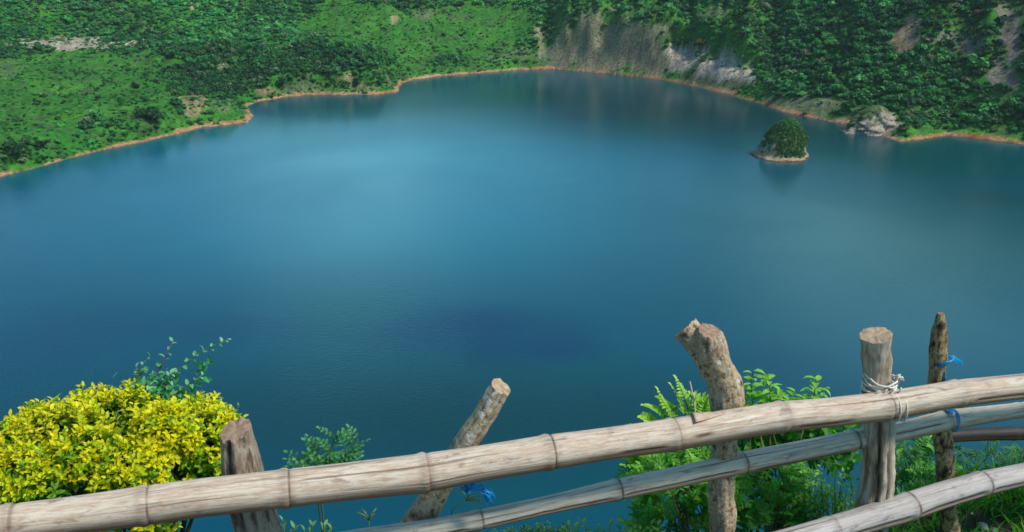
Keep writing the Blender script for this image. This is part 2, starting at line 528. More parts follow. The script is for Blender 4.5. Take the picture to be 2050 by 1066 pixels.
rock, tone = land_masks(TP[:, 0], TP[:, 1], tu, tv)
beach_w = np.interp(TU, [-500, 0, 490, 800, 1100, 1500, 1800, 2050], [2.9, 2.9, 3.2, 2.9, 2.4, 2.7, 2.7, 2.6])
beach_w = beach_w * (.35 + 1.3 * (fbm(TP[:, 0], TP[:, 1], 45, 3, 18) * .7 + .5).clip(0, 1.2))
beach = 1 - sstep(beach_w * 0.55, beach_w * 1.25, TS + fbm(TP[:, 0], TP[:, 1], 9, 3, 8) * 2.4)
g1 = np.array([0.012, 0.105, 0.012]); g2 = np.array([0.055, 0.175, 0.020]); g3 = np.array([0.046, 0.095, 0.028])
na = (fbm(TP[:, 0], TP[:, 1], 30, 4, 3) * .5 + .5)[:, None]
nb = (fbm(TP[:, 0], TP[:, 1], 11, 3, 4) * .5 + .5)[:, None]
col = g1 * (1 - na) + g2 * na
col = col * (1 - sstep(.6, .85, nb)) + g3 * sstep(.6, .85, nb)
nf = (fbm(TP[:, 0], TP[:, 1], 4.5, 2, 14) * .5 + .5)[:, None]
col = col * (.55 + .9 * nf)
strata = 0.62 + 0.70 * vnoise(np.arctan2(TP[:, 0], TP[:, 1]) * 300, TP[:, 2] * 0.07, 12) + .35 * fbm(TP[:, 0], TP[:, 1] + TP[:, 2], 5, 3, 13)
col = col * (1 - rock[:, None]) + tone * strata[:, None] * rock[:, None] * 0.85
bc1, bc2, bc3 = np.array(lin(164, 112, 62)), np.array(lin(190, 160, 126)), np.array(lin(178, 90, 50))
bn = (fbm(TP[:, 0], TP[:, 1], 26, 3, 9) * .5 + .5)[:, None]
rw = sstep(1450, 1700, TU)[:, None]
bcol = bc1 * (1 - bn) + bc2 * bn
wh = .55 * (sstep(1600, 1660, TU) * (1 - sstep(1790, 1830, TU)))[:, None]
bcol = bcol * (1 - .8 * wh) + np.array(lin(214, 200, 186)) * .8 * wh
rw = rw * (1 + .8 * sstep(1810, 1850, TU)[:, None])
bcol = bcol * (1 - .5 * rw) + (bc3 * (1 - sstep(.4, .6, bn)) + np.array(lin(166, 128, 88)) * sstep(.4, .6, bn)) * .5 * rw
col = col * (1 - beach[:, None]) + bcol * 0.8 * beach[:, None]
wet = (1 - sstep(0.0, 0.9, TS))[:, None]
col = col * (1 - 0.7 * wet)

idx = np.arange(nr * nc).reshape(nr, nc)
F = np.stack([idx[:-1, :-1], idx[:-1, 1:], idx[1:, 1:], idx[1:, :-1]], -1).reshape(-1, 4)
keep = (TS[F].max(axis=1) > -25)
F = F[keep]
used = np.unique(F)
remap = -np.ones(nr * nc, dtype=int); remap[used] = np.arange(len(used))
me = bpy.data.meshes.new("crater_hills")
me.from_pydata(TP[used].tolist(), [], remap[F].tolist())
set_col(me, col[used]); smooth(me)
hills = link("hills", me, attr_ground_material("hillside_soil_and_grass", 0.45, 0.55, 0.6, 1.2))
tag(hills, "green crater walls and benches rising round the lake with bare rock faces", "hills", kind="structure")

# lake
LS = 3000
me = bpy.data.meshes.new("lake")
me.from_pydata([(-LS, -200, 0), (LS, -200, 0), (LS, LS, 0), (-LS, LS, 0)], [], [(0, 1, 2, 3)])


def pool_px(u, v, ru, rv, c, st, rot=0.0, soft=0.0):
    p = on_z(u, v); a = on_z(u + ru, v); b0 = on_z(u, v - rv); b1 = on_z(u, v + rv)
    cy = (b0.y + b1.y) / 2
    return (p.x, cy, abs(a.x - p.x), abs(b0.y - b1.y) / 2, c, st, rot, soft)


DK = (0.000, 0.031, 0.080)
SKY_SHEEN = (0.003, 0.165, 0.250)  # bright sky reflection on the mid lake, put into the water colour
POOLS = [pool_px(780, 340, 680, 100, SKY_SHEEN, .75, 0, -.4), pool_px(830, 470, 640, 100, (0.001, .130, .200), .75, 0, -.4), pool_px(330, 420, 500, 130, (0.003, .100, .170), .6, 0, -.4), pool_px(960, 662, 330, 72, DK, .95), pool_px(1100, 700, 190, 50, DK, .7), pool_px(1540, 720, 160, 60, DK, .45), pool_px(450, 660, 260, 45, (0.003, .036, .080), .4),
         pool_px(80, 700, 330, 130, (0.003, .036, .080), .5), pool_px(1750, 520, 480, 170, (0.013, 0.072, 0.072), .85, 0, -.4), pool_px(1450, 240, 420, 80, (.003, .026, .028), .8, 0, -.3),  # greenish pools on the right: hill reflection painted into the water
         pool_px(1090, 185, 45, 9, (.004, .03, .05), .8), pool_px(1150, 235, 55, 9, (.004, .03, .05), .8), pool_px(900, 860, 1100, 130, (0.002, .030, .034), .7, 0, -.3),
         pool_px(2000, 400, 130, 30, (.008, .04, .045), .6)]
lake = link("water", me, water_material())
tag(lake, "wide calm blue crater lake with darker drifting patches", "lake", kind="structure")


# ---------------------------------------------------------------- foliage building blocks
class Leaves:
    """many small folded leaves gathered into one mesh"""
    TRI = [(0, 2, 1), (0, 3, 2), (5, 7, 4), (5, 6, 7)]
    QUAD = [(2, 5, 4, 1), (2, 3, 6, 5)]

    def __init__(self):
        self.p, self.d, self.n, self.L, self.W, self.c, self.dr = [], [], [], [], [], [], []

    def add(self, p, d, n, L, W, c, droop=0.2):
        self.p.append(tuple(p)); self.d.append(tuple(d)); self.n.append(tuple(n))
        self.L.append(L); self.W.append(W); self.c.append(tuple(c)); self.dr.append(droop)

    def mesh(self, name, origin=(0, 0, 0)):
        P = np.array(self.p) - np.array(origin); D = np.array(self.d, dtype=float); N = np.array(self.n, dtype=float)
        L = np.array(self.L)[:, None]; Wd = np.array(self.W)[:, None] * 0.5; C = np.array(self.c); dr = np.array(self.dr)[:, None]
        D /= np.linalg.norm(D, axis=1, keepdims=True) + 1e-9
        B = np.cross(D, N); B /= np.linalg.norm(B, axis=1, keepdims=True) + 1e-9
        N = np.cross(B, D)
        fold = Wd * 0.45
        c1 = P + D * L * .35 - N * L * dr * .12
        c2 = P + D * L * .72 - N * L * dr * .45
        tip = P + D * L - N * L * dr
        V = np.stack([P, c1 - B * Wd + N * fold, c1, c1 + B * Wd + N * fold, c2 - B * Wd * .8 + N * fold * .8, c2, c2 + B * Wd * .8 + N * fold * .8, tip], 1)
        n = len(P)
        base = (np.arange(n) * 8)[:, None, None]
        tri = (np.array(self.TRI)[None] + base).reshape(-1, 3)
        quad = (np.array(self.QUAD)[None] + base).reshape(-1, 4)
        me = bpy.data.meshes.new(name)
        me.from_pydata(V.reshape(-1, 3).tolist(), [], tri.tolist() + quad.tolist())
        rim = np.array([.9, 1.03, .96, 1.03, 1.03, .98, 1.03, 1.05])
        set_col(me, (C[:, None, :] * rim[None, :, None]).reshape(-1, 3))
        smooth(me)
        return me


class Tubes:
    """several stems / strands in one mesh"""
    def __init__(self):
        self.v, self.f, self.c = [], [], []

    def add(self, pts, r0, r1, c=(0.1, 0.1, 0.05), seg=6):
        pts = [Vector(p) for p in pts]
        n = len(pts); up = Vector((0.13, 0.21, 0.97)); base = len(self.v)
        for i, p in enumerate(pts):
            t = (pts[min(i + 1, n - 1)] - pts[max(i - 1, 0)])
            t = t.normalized() if t.length > 1e-9 else Vector((0, 0, 1))
            a = t.cross(up)
            if a.length < 1e-3: a = t.cross(Vector((1, 0, 0)))
            a.normalize(); b = t.cross(a)
            r = r0 + (r1 - r0) * i / max(n - 1, 1)
            for k in range(seg):
                w = 2 * math.pi * k / seg
                self.v.append(p + (a * math.cos(w) + b * math.sin(w)) * r)
                self.c.append(c)
        for i in range(n - 1):
            for k in range(seg):
                k2 = (k + 1) % seg
                self.f.append((base + i * seg + k, base + i * seg + k2, base + (i + 1) * seg + k2, base + (i + 1) * seg + k))
        self.f.append(tuple(base + k for k in range(seg))[::-1])
        self.f.append(tuple(base + (n - 1) * seg + k for k in range(seg)))

    def mesh(self, name, origin=(0, 0, 0)):
        me = bpy.data.meshes.new(name)
        o = Vector(origin)
        me.from_pydata([tuple(v - o) for v in self.v], [], self.f)
        set_col(me, np.array(self.c)); smooth(me)
        return me


LEAF = leaf_material("leaf")
STEM = leaf_material("stem", transl=0.0, rough=0.7)


def rv(s=1.0):
    return Vector((random.gauss(0, s), random.gauss(0, s), random.gauss(0, s)))


def cvar(c, s=0.15):
    k = 1 + random.uniform(-s, s)
    return (c[0] * k * (1 + random.uniform(-s, s) * .6), c[1] * k, c[2] * k * (1 + random.uniform(-s, s) * .6))


class Plant:
    def __init__(self, name, base, label, cat, group=None):
        self.name, self.base = name, Vector(base)
        self.lv, self.tb = Leaves(), Tubes()
        self.label, self.cat, self.group = label, cat, group

    def curve(self, a, b, bend=0.15, n=8):
        a, b = Vector(a), Vector(b)
        L = (b - a).length
        off = rv(.4) * L * bend + Vector((0, 0, 1)) * L * bend * .6
        return [a.lerp(b, i / (n - 1)) + off * math.sin(math.pi * i / (n - 1)) for i in range(n)]

    def shoot(self, pts, nleaf, L, Wd, c0, c1, r0=.004, spread=.9, start=.15, stemc=(.09, .12, .04), droop=.25, up=.35, taper=.5):
        """stem with alternate leaves; colour runs from c0 (base) to c1 (young tip)"""
        self.tb.add(pts, r0, r0 * .35, stemc)
        n = len(pts)
        for k in range(nleaf):
            s = start + (1 - start) * (k + random.uniform(-.3, .3)) / max(nleaf - 1, 1)
            s = min(max(s, 0), .999)
            x = s * (n - 1); i = int(x); p = pts[i].lerp(pts[min(i + 1, n - 1)], x - i)
            t = (pts[min(i + 1, n - 1)] - pts[max(i - 1, 0)]).normalized()
            w = k * 2.4 + random.uniform(-.4, .4)
            a = t.orthogonal().normalized(); b = t.cross(a)
            side = a * math.cos(w) + b * math.sin(w)
            d = (t * (1 - spread * .6) + side * spread + Vector((0, 0, up)) + rv(.12)).normalized()
            nrm = (Vector((0, 0, 1)) + t * .4 + rv(.3))
            f = s
            c = [c0[j] * (1 - f) + c1[j] * f for j in range(3)]
            sc = (1 - taper * s) * random.uniform(.75, 1.15)
            self.lv.add(p, d, nrm, L * sc, Wd * sc, cvar(c), droop + random.uniform(-.1, .2))

    def pinnate(self, pts, npair, L, Wd, c0, c1, r0=.003, stemc=(.10, .16, .04), nrm=None, ang=.9, peak=.4, droop=.15):
        """a frond: paired leaflets along a midrib"""
        self.tb.add(pts, r0, r0 * .3, stemc)
        n = len(pts)
        nrm = Vector(nrm) if nrm is not None else Vector((0, -.5, 1)) + rv(.3)
        for k in range(npair):
            s = .18 + .8 * k / max(npair - 1, 1)
            x = min(s, .999) * (n - 1); i = int(x); p = pts[i].lerp(pts[min(i + 1, n - 1)], x - i)
            t = (pts[min(i + 1, n - 1)] - pts[max(i - 1, 0)]).normalized()
            b = t.cross(nrm).normalized()
            env = math.sin(math.pi * (0.12 + .86 * s) ** (peak + .5))
            env = max(env, .25)
            for sg in (-1, 1):
                d = t * (1 - ang * .55) + b * sg * ang + rv(.08)
                c = [c0[j] * (1 - s) + c1[j] * s for j in range(3)]
                self.lv.add(p, d, nrm + rv(.15), L * env * random.uniform(.85, 1.15), Wd * (.6 + .4 * env), cvar(c, .12), droop)
        self.lv.add(pts[-1], (pts[-1] - pts[-2]).normalized(), nrm, L * .7, Wd, cvar(c1, .1), droop)

    def build(self):
        t = empty(self.name, self.base, self.label, self.cat, self.group)
        if self.lv.p:
            link("foliage", self.lv.mesh("foliage", self.base), LEAF, t).matrix_parent_inverse = Matrix()
        if self.tb.v:
            link("stem", self.tb.mesh("stem", self.base), STEM, t).matrix_parent_inverse = Matrix()
        return t


# ---------------------------------------------------------------- far woodland
def crown_mesh(name, seed, nf, flat=0.75, lumps=5, leaf=0.26):
    rs = np.random.default_rng(seed)
    cen = rs.normal(0, .36, (lumps, 3)); cen[:, 2] = np.abs(cen[:, 2]) * .9 + .35
    rad = rs.uniform(.42, .68, lumps)
    k = rs.integers(0, lumps, nf)
    d = rs.normal(0, 1, (nf, 3)); d[:, 2] = np.abs(d[:, 2]) * .9 - .15
    d /= np.linalg.norm(d, axis=1, keepdims=True)
    P = cen[k] + d * rad[k][:, None] * rs.uniform(.72, 1.05, nf)[:, None]
    P[:, 2] *= flat
    N = d + rs.normal(0, .35, (nf, 3)); N /= np.linalg.norm(N, axis=1, keepdims=True)
    a = np.cross(N, rs.normal(0, 1, (nf, 3))); a /= np.linalg.norm(a, axis=1, keepdims=True)
    b = np.cross(N, a)
    s = leaf * rs.uniform(.6, 1.2, nf)[:, None]
    V = np.stack([P - a * s - b * s * .3, P + b * s * -.8 + a * s * .1, P + a * s + b * s * .2, P + b * s * .8 + N * s * .2], 1).reshape(-1, 3)
    me = bpy.data.meshes.new(name)
    me.from_pydata(V.tolist(), [], np.arange(nf * 4).reshape(-1, 4).tolist())
    sh = np.repeat(rs.uniform(.7, 1.3, nf)[:, None] * np.array([[1, 1, 1]]), 4, axis=0)
    lumpv = np.repeat(rs.uniform(.8, 1.2, lumps)[k], 4)
    set_col(me, sh * lumpv[:, None], 'shade')
    return me


FOREST = leaf_material("far_foliage", 'INSTANCER', transl=0.2, rough=0.7)
proto = bpy.data.collections.new("crown_prototypes")
for i in range(7):
    m_ = crown_mesh("crown", 100 + i, 170 if i < 5 else 90, [.8, .95, .7, 1.1, .85, .5, .45][i], 4 + i % 4)
    m_.materials.append(FOREST)
    ob = bpy.data.objects.new("crown", m_)
    proto.objects.link(ob)

# candidate positions on the terrain
step = 3.0
gx, gy = np.meshgrid(np.arange(-780, 900, step), np.arange(360, 1240, step))
gx = gx.ravel() + RNG.uniform(-.5, .5, gx.size) * step * 1.1
gy = gy.ravel() + RNG.uniform(-.5, .5, gy.size) * step * 1.1
ok = np.abs(np.arctan2(gx, gy)) < R(36)
gx, gy = gx[ok], gy[ok]
ex, ey = np.meshgrid(np.arange(-330, -60, 2.6), np.arange(650, 920, 2.6))
gx = np.concatenate([gx, ex.ravel() + RNG.uniform(-1.3, 1.3, ex.size)]); gy = np.concatenate([gy, ey.ravel() + RNG.uniform(-1.3, 1.3, ey.size)])
extra = np.arange(gx.size) >= gx.size - ex.size
gz, gs, gu = terrain_z(gx, gy)
gp = np.stack([gx, gy, gz], 1)
pu, pv, pd = project(gp)
rk, _ = land_masks(gx, gy, pu, pv)
beach_in = 3.2 + fbm(gx, gy, 16, 3, 88) * 2.5
# openness: meadow areas carry low scattered shrubs, elsewhere closed wood
MEADOW = [(170, 150, 260, 55), (240, 200, 190, 60), (60, 240, 140, 60), (330, 135, 120, 28), (900, 60, 170, 50), (720, 40, 120, 50), (820, 110, 60, 35), (1000, 50, 80, 40),
          (1860, 268, 70, 14), (1950, 272, 80, 10), (1700, 250, 60, 12), (1480, 178, 60, 8), (760, 75, 90, 25)]
e = fbm(gx, gy, 40, 4, 91)
mead = np.zeros(gx.shape)
for (cu, cv, ru, rv_) in MEADOW:
    q = np.sqrt(((pu - cu) / ru) ** 2 + ((pv - cv) / rv_) ** 2) + e * .6
    mead = np.maximum(mead, 1 - sstep(.6, 1.15, q))
HEAD = [(700, 150, 110, 56), (660, 160, 150, 40), (640, 166, 160, 26), (70, 312, 120, 34), (250, 265, 90, 20), (580, 140, 190, 52), (720, 150, 85, 42), (430, 160, 110, 45), (400, 105, 90, 16), (1700, 120, 420, 120)]
head = np.zeros(gx.shape)
for (cu, cv, ru, rv_) in HEAD:
    q = np.sqrt(((pu - cu) / ru) ** 2 + ((pv - cv) / rv_) ** 2) + e * .22
    head = np.maximum(head, 1 - sstep(.75, 1.1, q))
mead = mead * (1 - head)
head_only = head * (pu < 850) * (pu > 330)
prob = (1 - .62 * mead) * (1 - .74 * rk) * np.maximum(.9 * head, .55 + .6 * sstep(-.4, .3, fbm(gx, gy, 15, 3, 92)))
prob = np.maximum(prob, .75 * head * (1 - .8 * rk))
prob = np.where(extra, (head_only > .4) * .9 * (1 - .8 * rk), prob)
sel = (gs > beach_in) & (pv > -60) & (pv < 420) & (RNG.random(gx.size) < prob * .92)
gp, mead, pu, pv, gs = gp[sel], mead[sel], pu[sel], pv[sel], gs[sel]
rk = rk[sel]; head = head[sel]
n = len(gp)
big = RNG.random(n)
size = np.where(mead > .5, RNG.uniform(.5, 1.5, n) * (1 + .9 * (big > .94)), np.clip(np.exp(RNG.normal(.62, .42, n)), .8, 4.6) * 1.0)
size *= 1 - .62 * rk
size *= 1 + .3 * sstep(1450, 1650, pu) * (1 - mead)
size *= .55 + .45 * sstep(4, 22, gs)
pal_w = np.array([[.022, .150, .040], [.034, .215, .044], [.016, .105, .034], [.050, .200, .050], [.070, .245, .058]])
pal_m = np.array([[.026, .180, .020], [.045, .215, .026], [.018, .125, .020], [.080, .200, .045], [.012, .080, .022]])
pick = RNG.integers(0, 5, n)
ccol = np.where((mead > RNG.uniform(.25, .75, n))[:, None], pal_m[pick], pal_w[pick])
ccol = ccol * RNG.uniform(.6, 1.5, n)[:, None]
patch = fbm(gp[:, 0], gp[:, 1], 45, 3, 33)[:, None]
ccol = ccol * (1 + .45 * patch) * (1 + .5 * fbm(gp[:, 0], gp[:, 1], 130, 2, 34)[:, None])
left_head = (head * (pu < 900))[:, None]
ccol = ccol * (1 - .38 * left_head) * (1 - .18 * (pu > 1450))[:, None]
dry = RNG.random(n) > .965
ccol[dry] = np.array([.17, .215, .11]) * RNG.uniform(.6, 1.2, dry.sum())[:, None]
me = bpy.data.meshes.new("woodland")
me.from_pydata((gp - np.array([0, 0, .25])).tolist(), [], [])
set_col(me, ccol)
a = me.attributes.new('size', 'FLOAT', 'POINT'); a.data.foreach_set('value', size.astype(np.float32))
a = me.attributes.new('turn', 'FLOAT', 'POINT'); a.data.foreach_set('value', RNG.uniform(0, 6.28, n).astype(np.float32))
wood = link("woodland", me, FOREST)
tag(wood, "dense green woodland and scrub covering the crater walls", "woodland", kind="stuff")
ng = bpy.data.node_groups.new("scatter_crowns", 'GeometryNodeTree')
ng.interface.new_socket("Geometry", in_out='INPUT', socket_type='NodeSocketGeometry')
ng.interface.new_socket("Geometry", in_out='OUTPUT', socket_type='NodeSocketGeometry')
gi = nn(ng, 'NodeGroupInput'); go = nn(ng, 'NodeGroupOutput')
ci = nn(ng, 'GeometryNodeCollectionInfo', ins={'Collection': proto, 'Separate Children': True, 'Reset Children': True})
ip = nn(ng, 'GeometryNodeInstanceOnPoints', ins={'Pick Instance': True})
ri = nn(ng, 'FunctionNodeRandomValue', data_type='INT')
ri.inputs[4].default_value = 0; ri.inputs[5].default_value = 6
na_s = nn(ng, 'GeometryNodeInputNamedAttribute', data_type='FLOAT', ins={'Name': 'size'})
na_t = nn(ng, 'GeometryNodeInputNamedAttribute', data_type='FLOAT', ins={'Name': 'turn'})
cx = nn(ng, 'ShaderNodeCombineXYZ')
ng.links.new(gi.outputs[0], ip.inputs['Points'])
ng.links.new(ci.outputs[0], ip.inputs['Instance'])
ng.links.new(ri.outputs[2], ip.inputs['Instance Index'])
ng.links.new(na_s.outputs[0], ip.inputs['Scale'])
ng.links.new(na_t.outputs[0], cx.inputs[2])
ng.links.new(cx.outputs[0], ip.inputs['Rotation'])
ng.links.new(ip.outputs[0], go.inputs[0])
md = wood.modifiers.new("scatter", 'NODES'); md.node_group = ng
print("woodland", n)


def ground_at(u, v):
    """where the ray through a pixel meets the far terrain"""
    d = px_dir(u, v)
    ts = np.arange(380, 1500, 1.0) / d.y
    P = np.array(CAM)[None] + ts[:, None] * np.array(d)[None]
    z, s, _ = terrain_z(P[:, 0], P[:, 1])
    hit = np.nonzero(P[:, 2] <= z)[0]
    i = hit[0] if len(hit) else len(ts) - 1
    return Vector((P[i, 0], P[i, 1], z[i]))


# single trees that stand out from the wood
def far_tree(u, v, rad, hgt, col, label, seed, name="broadleaf_tree", nf=520):
    b = ground_at(u, v)
    t = empty(name, b, label, "tree", "single trees that stand out on the crater slopes")
    me = crown_mesh("crown", seed, nf, 1.0, 7, .17)
    sh = np.zeros(len(me.vertices) * 4, dtype=np.float32)
    me.attributes['shade'].data.foreach_get('color', sh)
    sh = sh.reshape(-1, 4)[:, :3] * np.array(col)
    set_col(me, sh)
    co = np.zeros(len(me.vertices) * 3, dtype=np.float32); me.vertices.foreach_get('co', co)
    co = co.reshape(-1, 3) * np.array([rad, rad, hgt * .75]); co[:, 2] += hgt * .12
    me.vertices.foreach_set('co', co.ravel()); me.update()
    link("crown", me, LEAF, t).matrix_parent_inverse = Matrix()
    tb = Tubes()
    tb.add([(0, 0, -.6), (.1, 0, hgt * .25), (0, .1, hgt * .55)], rad * .10, rad * .05, (.10, .085, .07), 7)
    for k in range(4):
        w = k * 1.6 + seed
        tb.add([(0, 0, hgt * .28), (math.cos(w) * rad * .35, math.sin(w) * rad * .35, hgt * .5), (math.cos(w) * rad * .6, math.sin(w) * rad * .6, hgt * .62)], rad * .04, rad * .015, (.10, .085, .07), 5)
    link("trunk", tb.mesh("trunk"), STEM, t).matrix_parent_inverse = Matrix()


far_tree(306, 246, 7.5, 9.5, (.024, .085, .022), "broad dark green tree on the bank above the orange shore, beside a pale bare slope", 11)
far_tree(285, 238, 4.5, 6.0, (.030, .095, .024), "smaller rounded tree touching the broad dark tree on the grassy bank", 12)
far_tree(28, 312, 6.5, 6.5, (.022, .085, .024), "low wide dark bush at the water end of the grassy bank", 13, "waterside_bush")
far_tree(1405, 98, 4.0, 7.0, (.105, .135, .030), "yellowish tree standing above the pale rock faces", 14)
far_tree(1700, 222, 5.0, 5.5, (.030, .125, .030), "bright green bushy tree on top of the grey rock knoll", 15)
far_tree(272, 178, 3.2, 3.6, (.016, .060, .026), "small dark round bush alone in the bright meadow", 16, "meadow_bush")
far_tree(420, 172, 5.0, 5.5, (.020, .075, .028), "dark tree where the meadow meets the wooded headland", 17)
far_tree(560, 176, 4.2, 5.2, (.026, .088, .034), "bushy tree above the pinkish scar on the headland shore", 18)
far_tree(715, 172, 3.8, 5.0, (.024, .090, .034), "green tree on the headland just above its orange rim", 19)
far_tree(1560, 195, 4.5, 4.0, (.030, .105, .034), "spreading bright green thicket on the pale shore terrace behind the islet", 20, "shore_thicket")

# ---------------------------------------------------------------- islet
ISC = on_z(1567, 312)
ist = empty("rocky_islet", ISC, "small steep rock islet with green bush cap standing in the lake", "islet")
ISR = 17.0


def islet_r(th, h):
    """radius at angle th and relative height h 0..1"""
    prof = np.interp(h, [-.2, 0, .04, .10, .3, .55, .8, .93, 1.0], [1.06, 1.02, .97, .88, .77, .64, .40, .20, 0.02])
    lob = 1 + .12 * math.cos(th - math.pi * 1.08) + .05 * math.sin(3 * th + 1) + .16 * mn.noise(Vector((math.cos(th) * 1.7, math.sin(th) * 1.7, h * 1.6 + 3))) + .09 * mn.noise(Vector((math.cos(th) * 5, math.sin(th) * 5, h * 5)))
    return ISR * prof * lob


IH = 21.5
iv, icol, ifc = [], [], []
NT, NH = 96, 60
for j in range(NH):
    h = -.12 + 1.12 * j / (NH - 1)
    for i in range(NT):
        th = 2 * math.pi * i / NT
        r = islet_r(th, h)
        iv.append((r * math.cos(th) + 2.2 * max(h, 0), r * .85 * math.sin(th), IH * h))
        nzv = mn.noise(Vector((math.cos(th) * 7, math.sin(th) * 7, h * 9)))
        base = Vector(lin(160, 146, 120)) * (0.55 + .55 * (nzv * .5 + .5))
        if h < .030 + .025 * mn.noise(Vector((th * 3, 0, 5))):
            base = Vector(lin(170, 118, 78)) * (0.75 + .4 * nzv)
        if h < .018:
            base = base * .45
        icol.append(tuple(base))
for j in range(NH - 1):
    for i in range(NT):
        i2 = (i + 1) % NT
        ifc.append((j * NT + i, j * NT + i2, (j + 1) * NT + i2, (j + 1) * NT + i))
ifc.append(tuple((NH - 1) * NT + i for i in range(NT)))
me = bpy.data.meshes.new("rock")
me.from_pydata(iv, [], ifc); set_col(me, np.array(icol)); smooth(me)
link("rock", me, attr_ground_material("islet_rock", 0.9, 0.55, 0.9, 0.6), ist).matrix_parent_inverse = Matrix()
# bushes covering its top and the face towards the viewer
lv = Leaves()
for k in range(1500):
    th = random.uniform(0, 2 * math.pi); h = random.uniform(.09, 1.0)
    fa = math.sin(th)              # -1 faces the camera
    left = math.cos(th)
    bare = (left < -.55 and h < .46) or (left > .70 and h < .30)
    if bare and random.random() < .93: continue
    if h < .15 and fa > -.1 and random.random() < .7: continue
    r = islet_r(th, min(h, .985))
    p0 = Vector((r * math.cos(th) + 2.2 * h, r * .85 * math.sin(th), IH * h))
    o = Vector((math.cos(th), math.sin(th), .35 + h * 1.4)).normalized()
    rad = random.uniform(.6, 1.35)
    base = random.choice([(.034, .13, .030), (.050, .17, .034), (.026, .10, .026), (.075, .21, .040), (.055, .13, .036)])
    if h > .85: base = (.07, .22, .04)
    for q in range(26):
        dd = (o * .6 + rv(.7)).normalized()
        pp = p0 + o * rad * .25 + dd * rad * random.uniform(.5, 1)
        lv.add(pp, rv(1) + Vector((0, 0, .2)), dd + o * .5 + rv(.2), random.uniform(.5, .95), random.uniform(.35, .6), cvar(base, .25), .2)
link("foliage", lv.mesh("foliage"), LEAF, ist).matrix_parent_inverse = Matrix()

# grey rock knoll on the far shore
kc = ground_at(1750, 258)
kt = empty("rock_knoll", kc, "pale grey rock knoll with grassy top at the water's edge behind the islet", "rock")
kv, kcol, kf = [], [], []
for j in range(40):
    h = -.25 + 1.25 * j / 39
    for i in range(72):
        th = 2 * math.pi * i / 72
        pr = np.interp(h, [-.25, 0, .2, .5, .8, .95, 1], [1.15, 1.0, .86, .66, .42, .2, .02])
        q = Vector((math.cos(th) * 2, math.sin(th) * 2, h * 2.2))
        r = pr * (1 + .28 * mn.noise(q) + .16 * mn.noise(q * 3) + .08 * mn.noise(q * 8))
        kv.append((r * 18.5 * math.cos(th), r * 13 * math.sin(th), 15.5 * h))
        s = mn.noise(q * 4) * .5 + .5
        rockc = Vector(lin(166, 154, 138)) * (.5 + .6 * s)
        grass = Vector((.080, .115, .048)) * (.7 + .6 * s)
        w = max(0, min(1, (h - .16 + .5 * mn.noise(q * 2) - .45 * math.cos(th + .7)) * 4))
        kcol.append(tuple(rockc.lerp(grass, w)))
for j in range(39):
    for i in range(72):
        i2 = (i + 1) % 72
        kf.append((j * 72 + i, j * 72 + i2, (j + 1) * 72 + i2, (j + 1) * 72 + i))
me = bpy.data.meshes.new("rock"); me.from_pydata(kv, [], kf); set_col(me, np.array(kcol)); smooth(me)
link("rock", me, attr_ground_material("knoll_rock", 0.8, 0.6, 1.0, 0.7), kt).matrix_parent_inverse = Matrix()

# ---------------------------------------------------------------- ground on the rim
def rim_z(x, y):
    ye = 2.75 + .70 * sstep(1.15, 2.0, x) + .12 * fbm(x, y * 0 + 3, .9, 3, 55)
    z = H - 2.28 - .55 * sstep(2.4, -1.5, x) * sstep(1.6, 2.8, y) + .5 * sstep(1.6, 0.0, y)
    z = z + .05 * fbm(x, y, .6, 4, 56)
    d = np.maximum(y - ye, 0)
    return z - np.where(d < 3, d * 1.5, 4.5 + (d - 3) * 1.05)


gxx = np.concatenate([np.arange(-60, -6, 3.0), np.arange(-6, 6, .06), np.arange(6, 61, 3.0)])
gyy = np.concatenate([np.arange(-30, -1, 2.0), np.arange(-1, 6, .06), np.arange(6, 20, .7), np.arange(20, 136, 6.0)])
GX, GY = np.meshgrid(gxx, gyy)
GZ = rim_z(GX.ravel(), GY.ravel())
GP = np.stack([GX.ravel(), GY.ravel(), GZ], 1)
nr, nc = GX.shape
idx = np.arange(nr * nc).reshape(nr, nc)
F = np.stack([idx[:-1, :-1], idx[:-1, 1:], idx[1:, 1:], idx[1:, :-1]], -1).reshape(-1, 4)
me = bpy.data.meshes.new("ground"); me.from_pydata(GP.tolist(), [], F.tolist()); smooth(me)
n1 = (fbm(GP[:, 0], GP[:, 1], .5, 4, 57) * .5 + .5)[:, None]
gc = np.array([.045, .036, .026]) * (1 - n1) + np.array([.11, .09, .065]) * n1
far_ = sstep(3.2, 6, GP[:, 1])[:, None]
gc = gc * (1 - far_) + np.array([.03, .055, .02]) * far_
set_col(me, gc)
ground = link("ground", me, attr_ground_material("rim_soil", 14.0, .5, .7, .03))
tag(ground, "brown dirt along the crater rim by the bamboo fence", "ground", kind="structure")

# ---------------------------------------------------------------- fence
FENCE_BASE = Vector((0.4, 2.6, H - 2.4))
fence = empty("bamboo_fence", FENCE_BASE, "rustic bamboo pole fence on rough tree-stake posts along the rim", "fence")
S.collection.objects  # keep


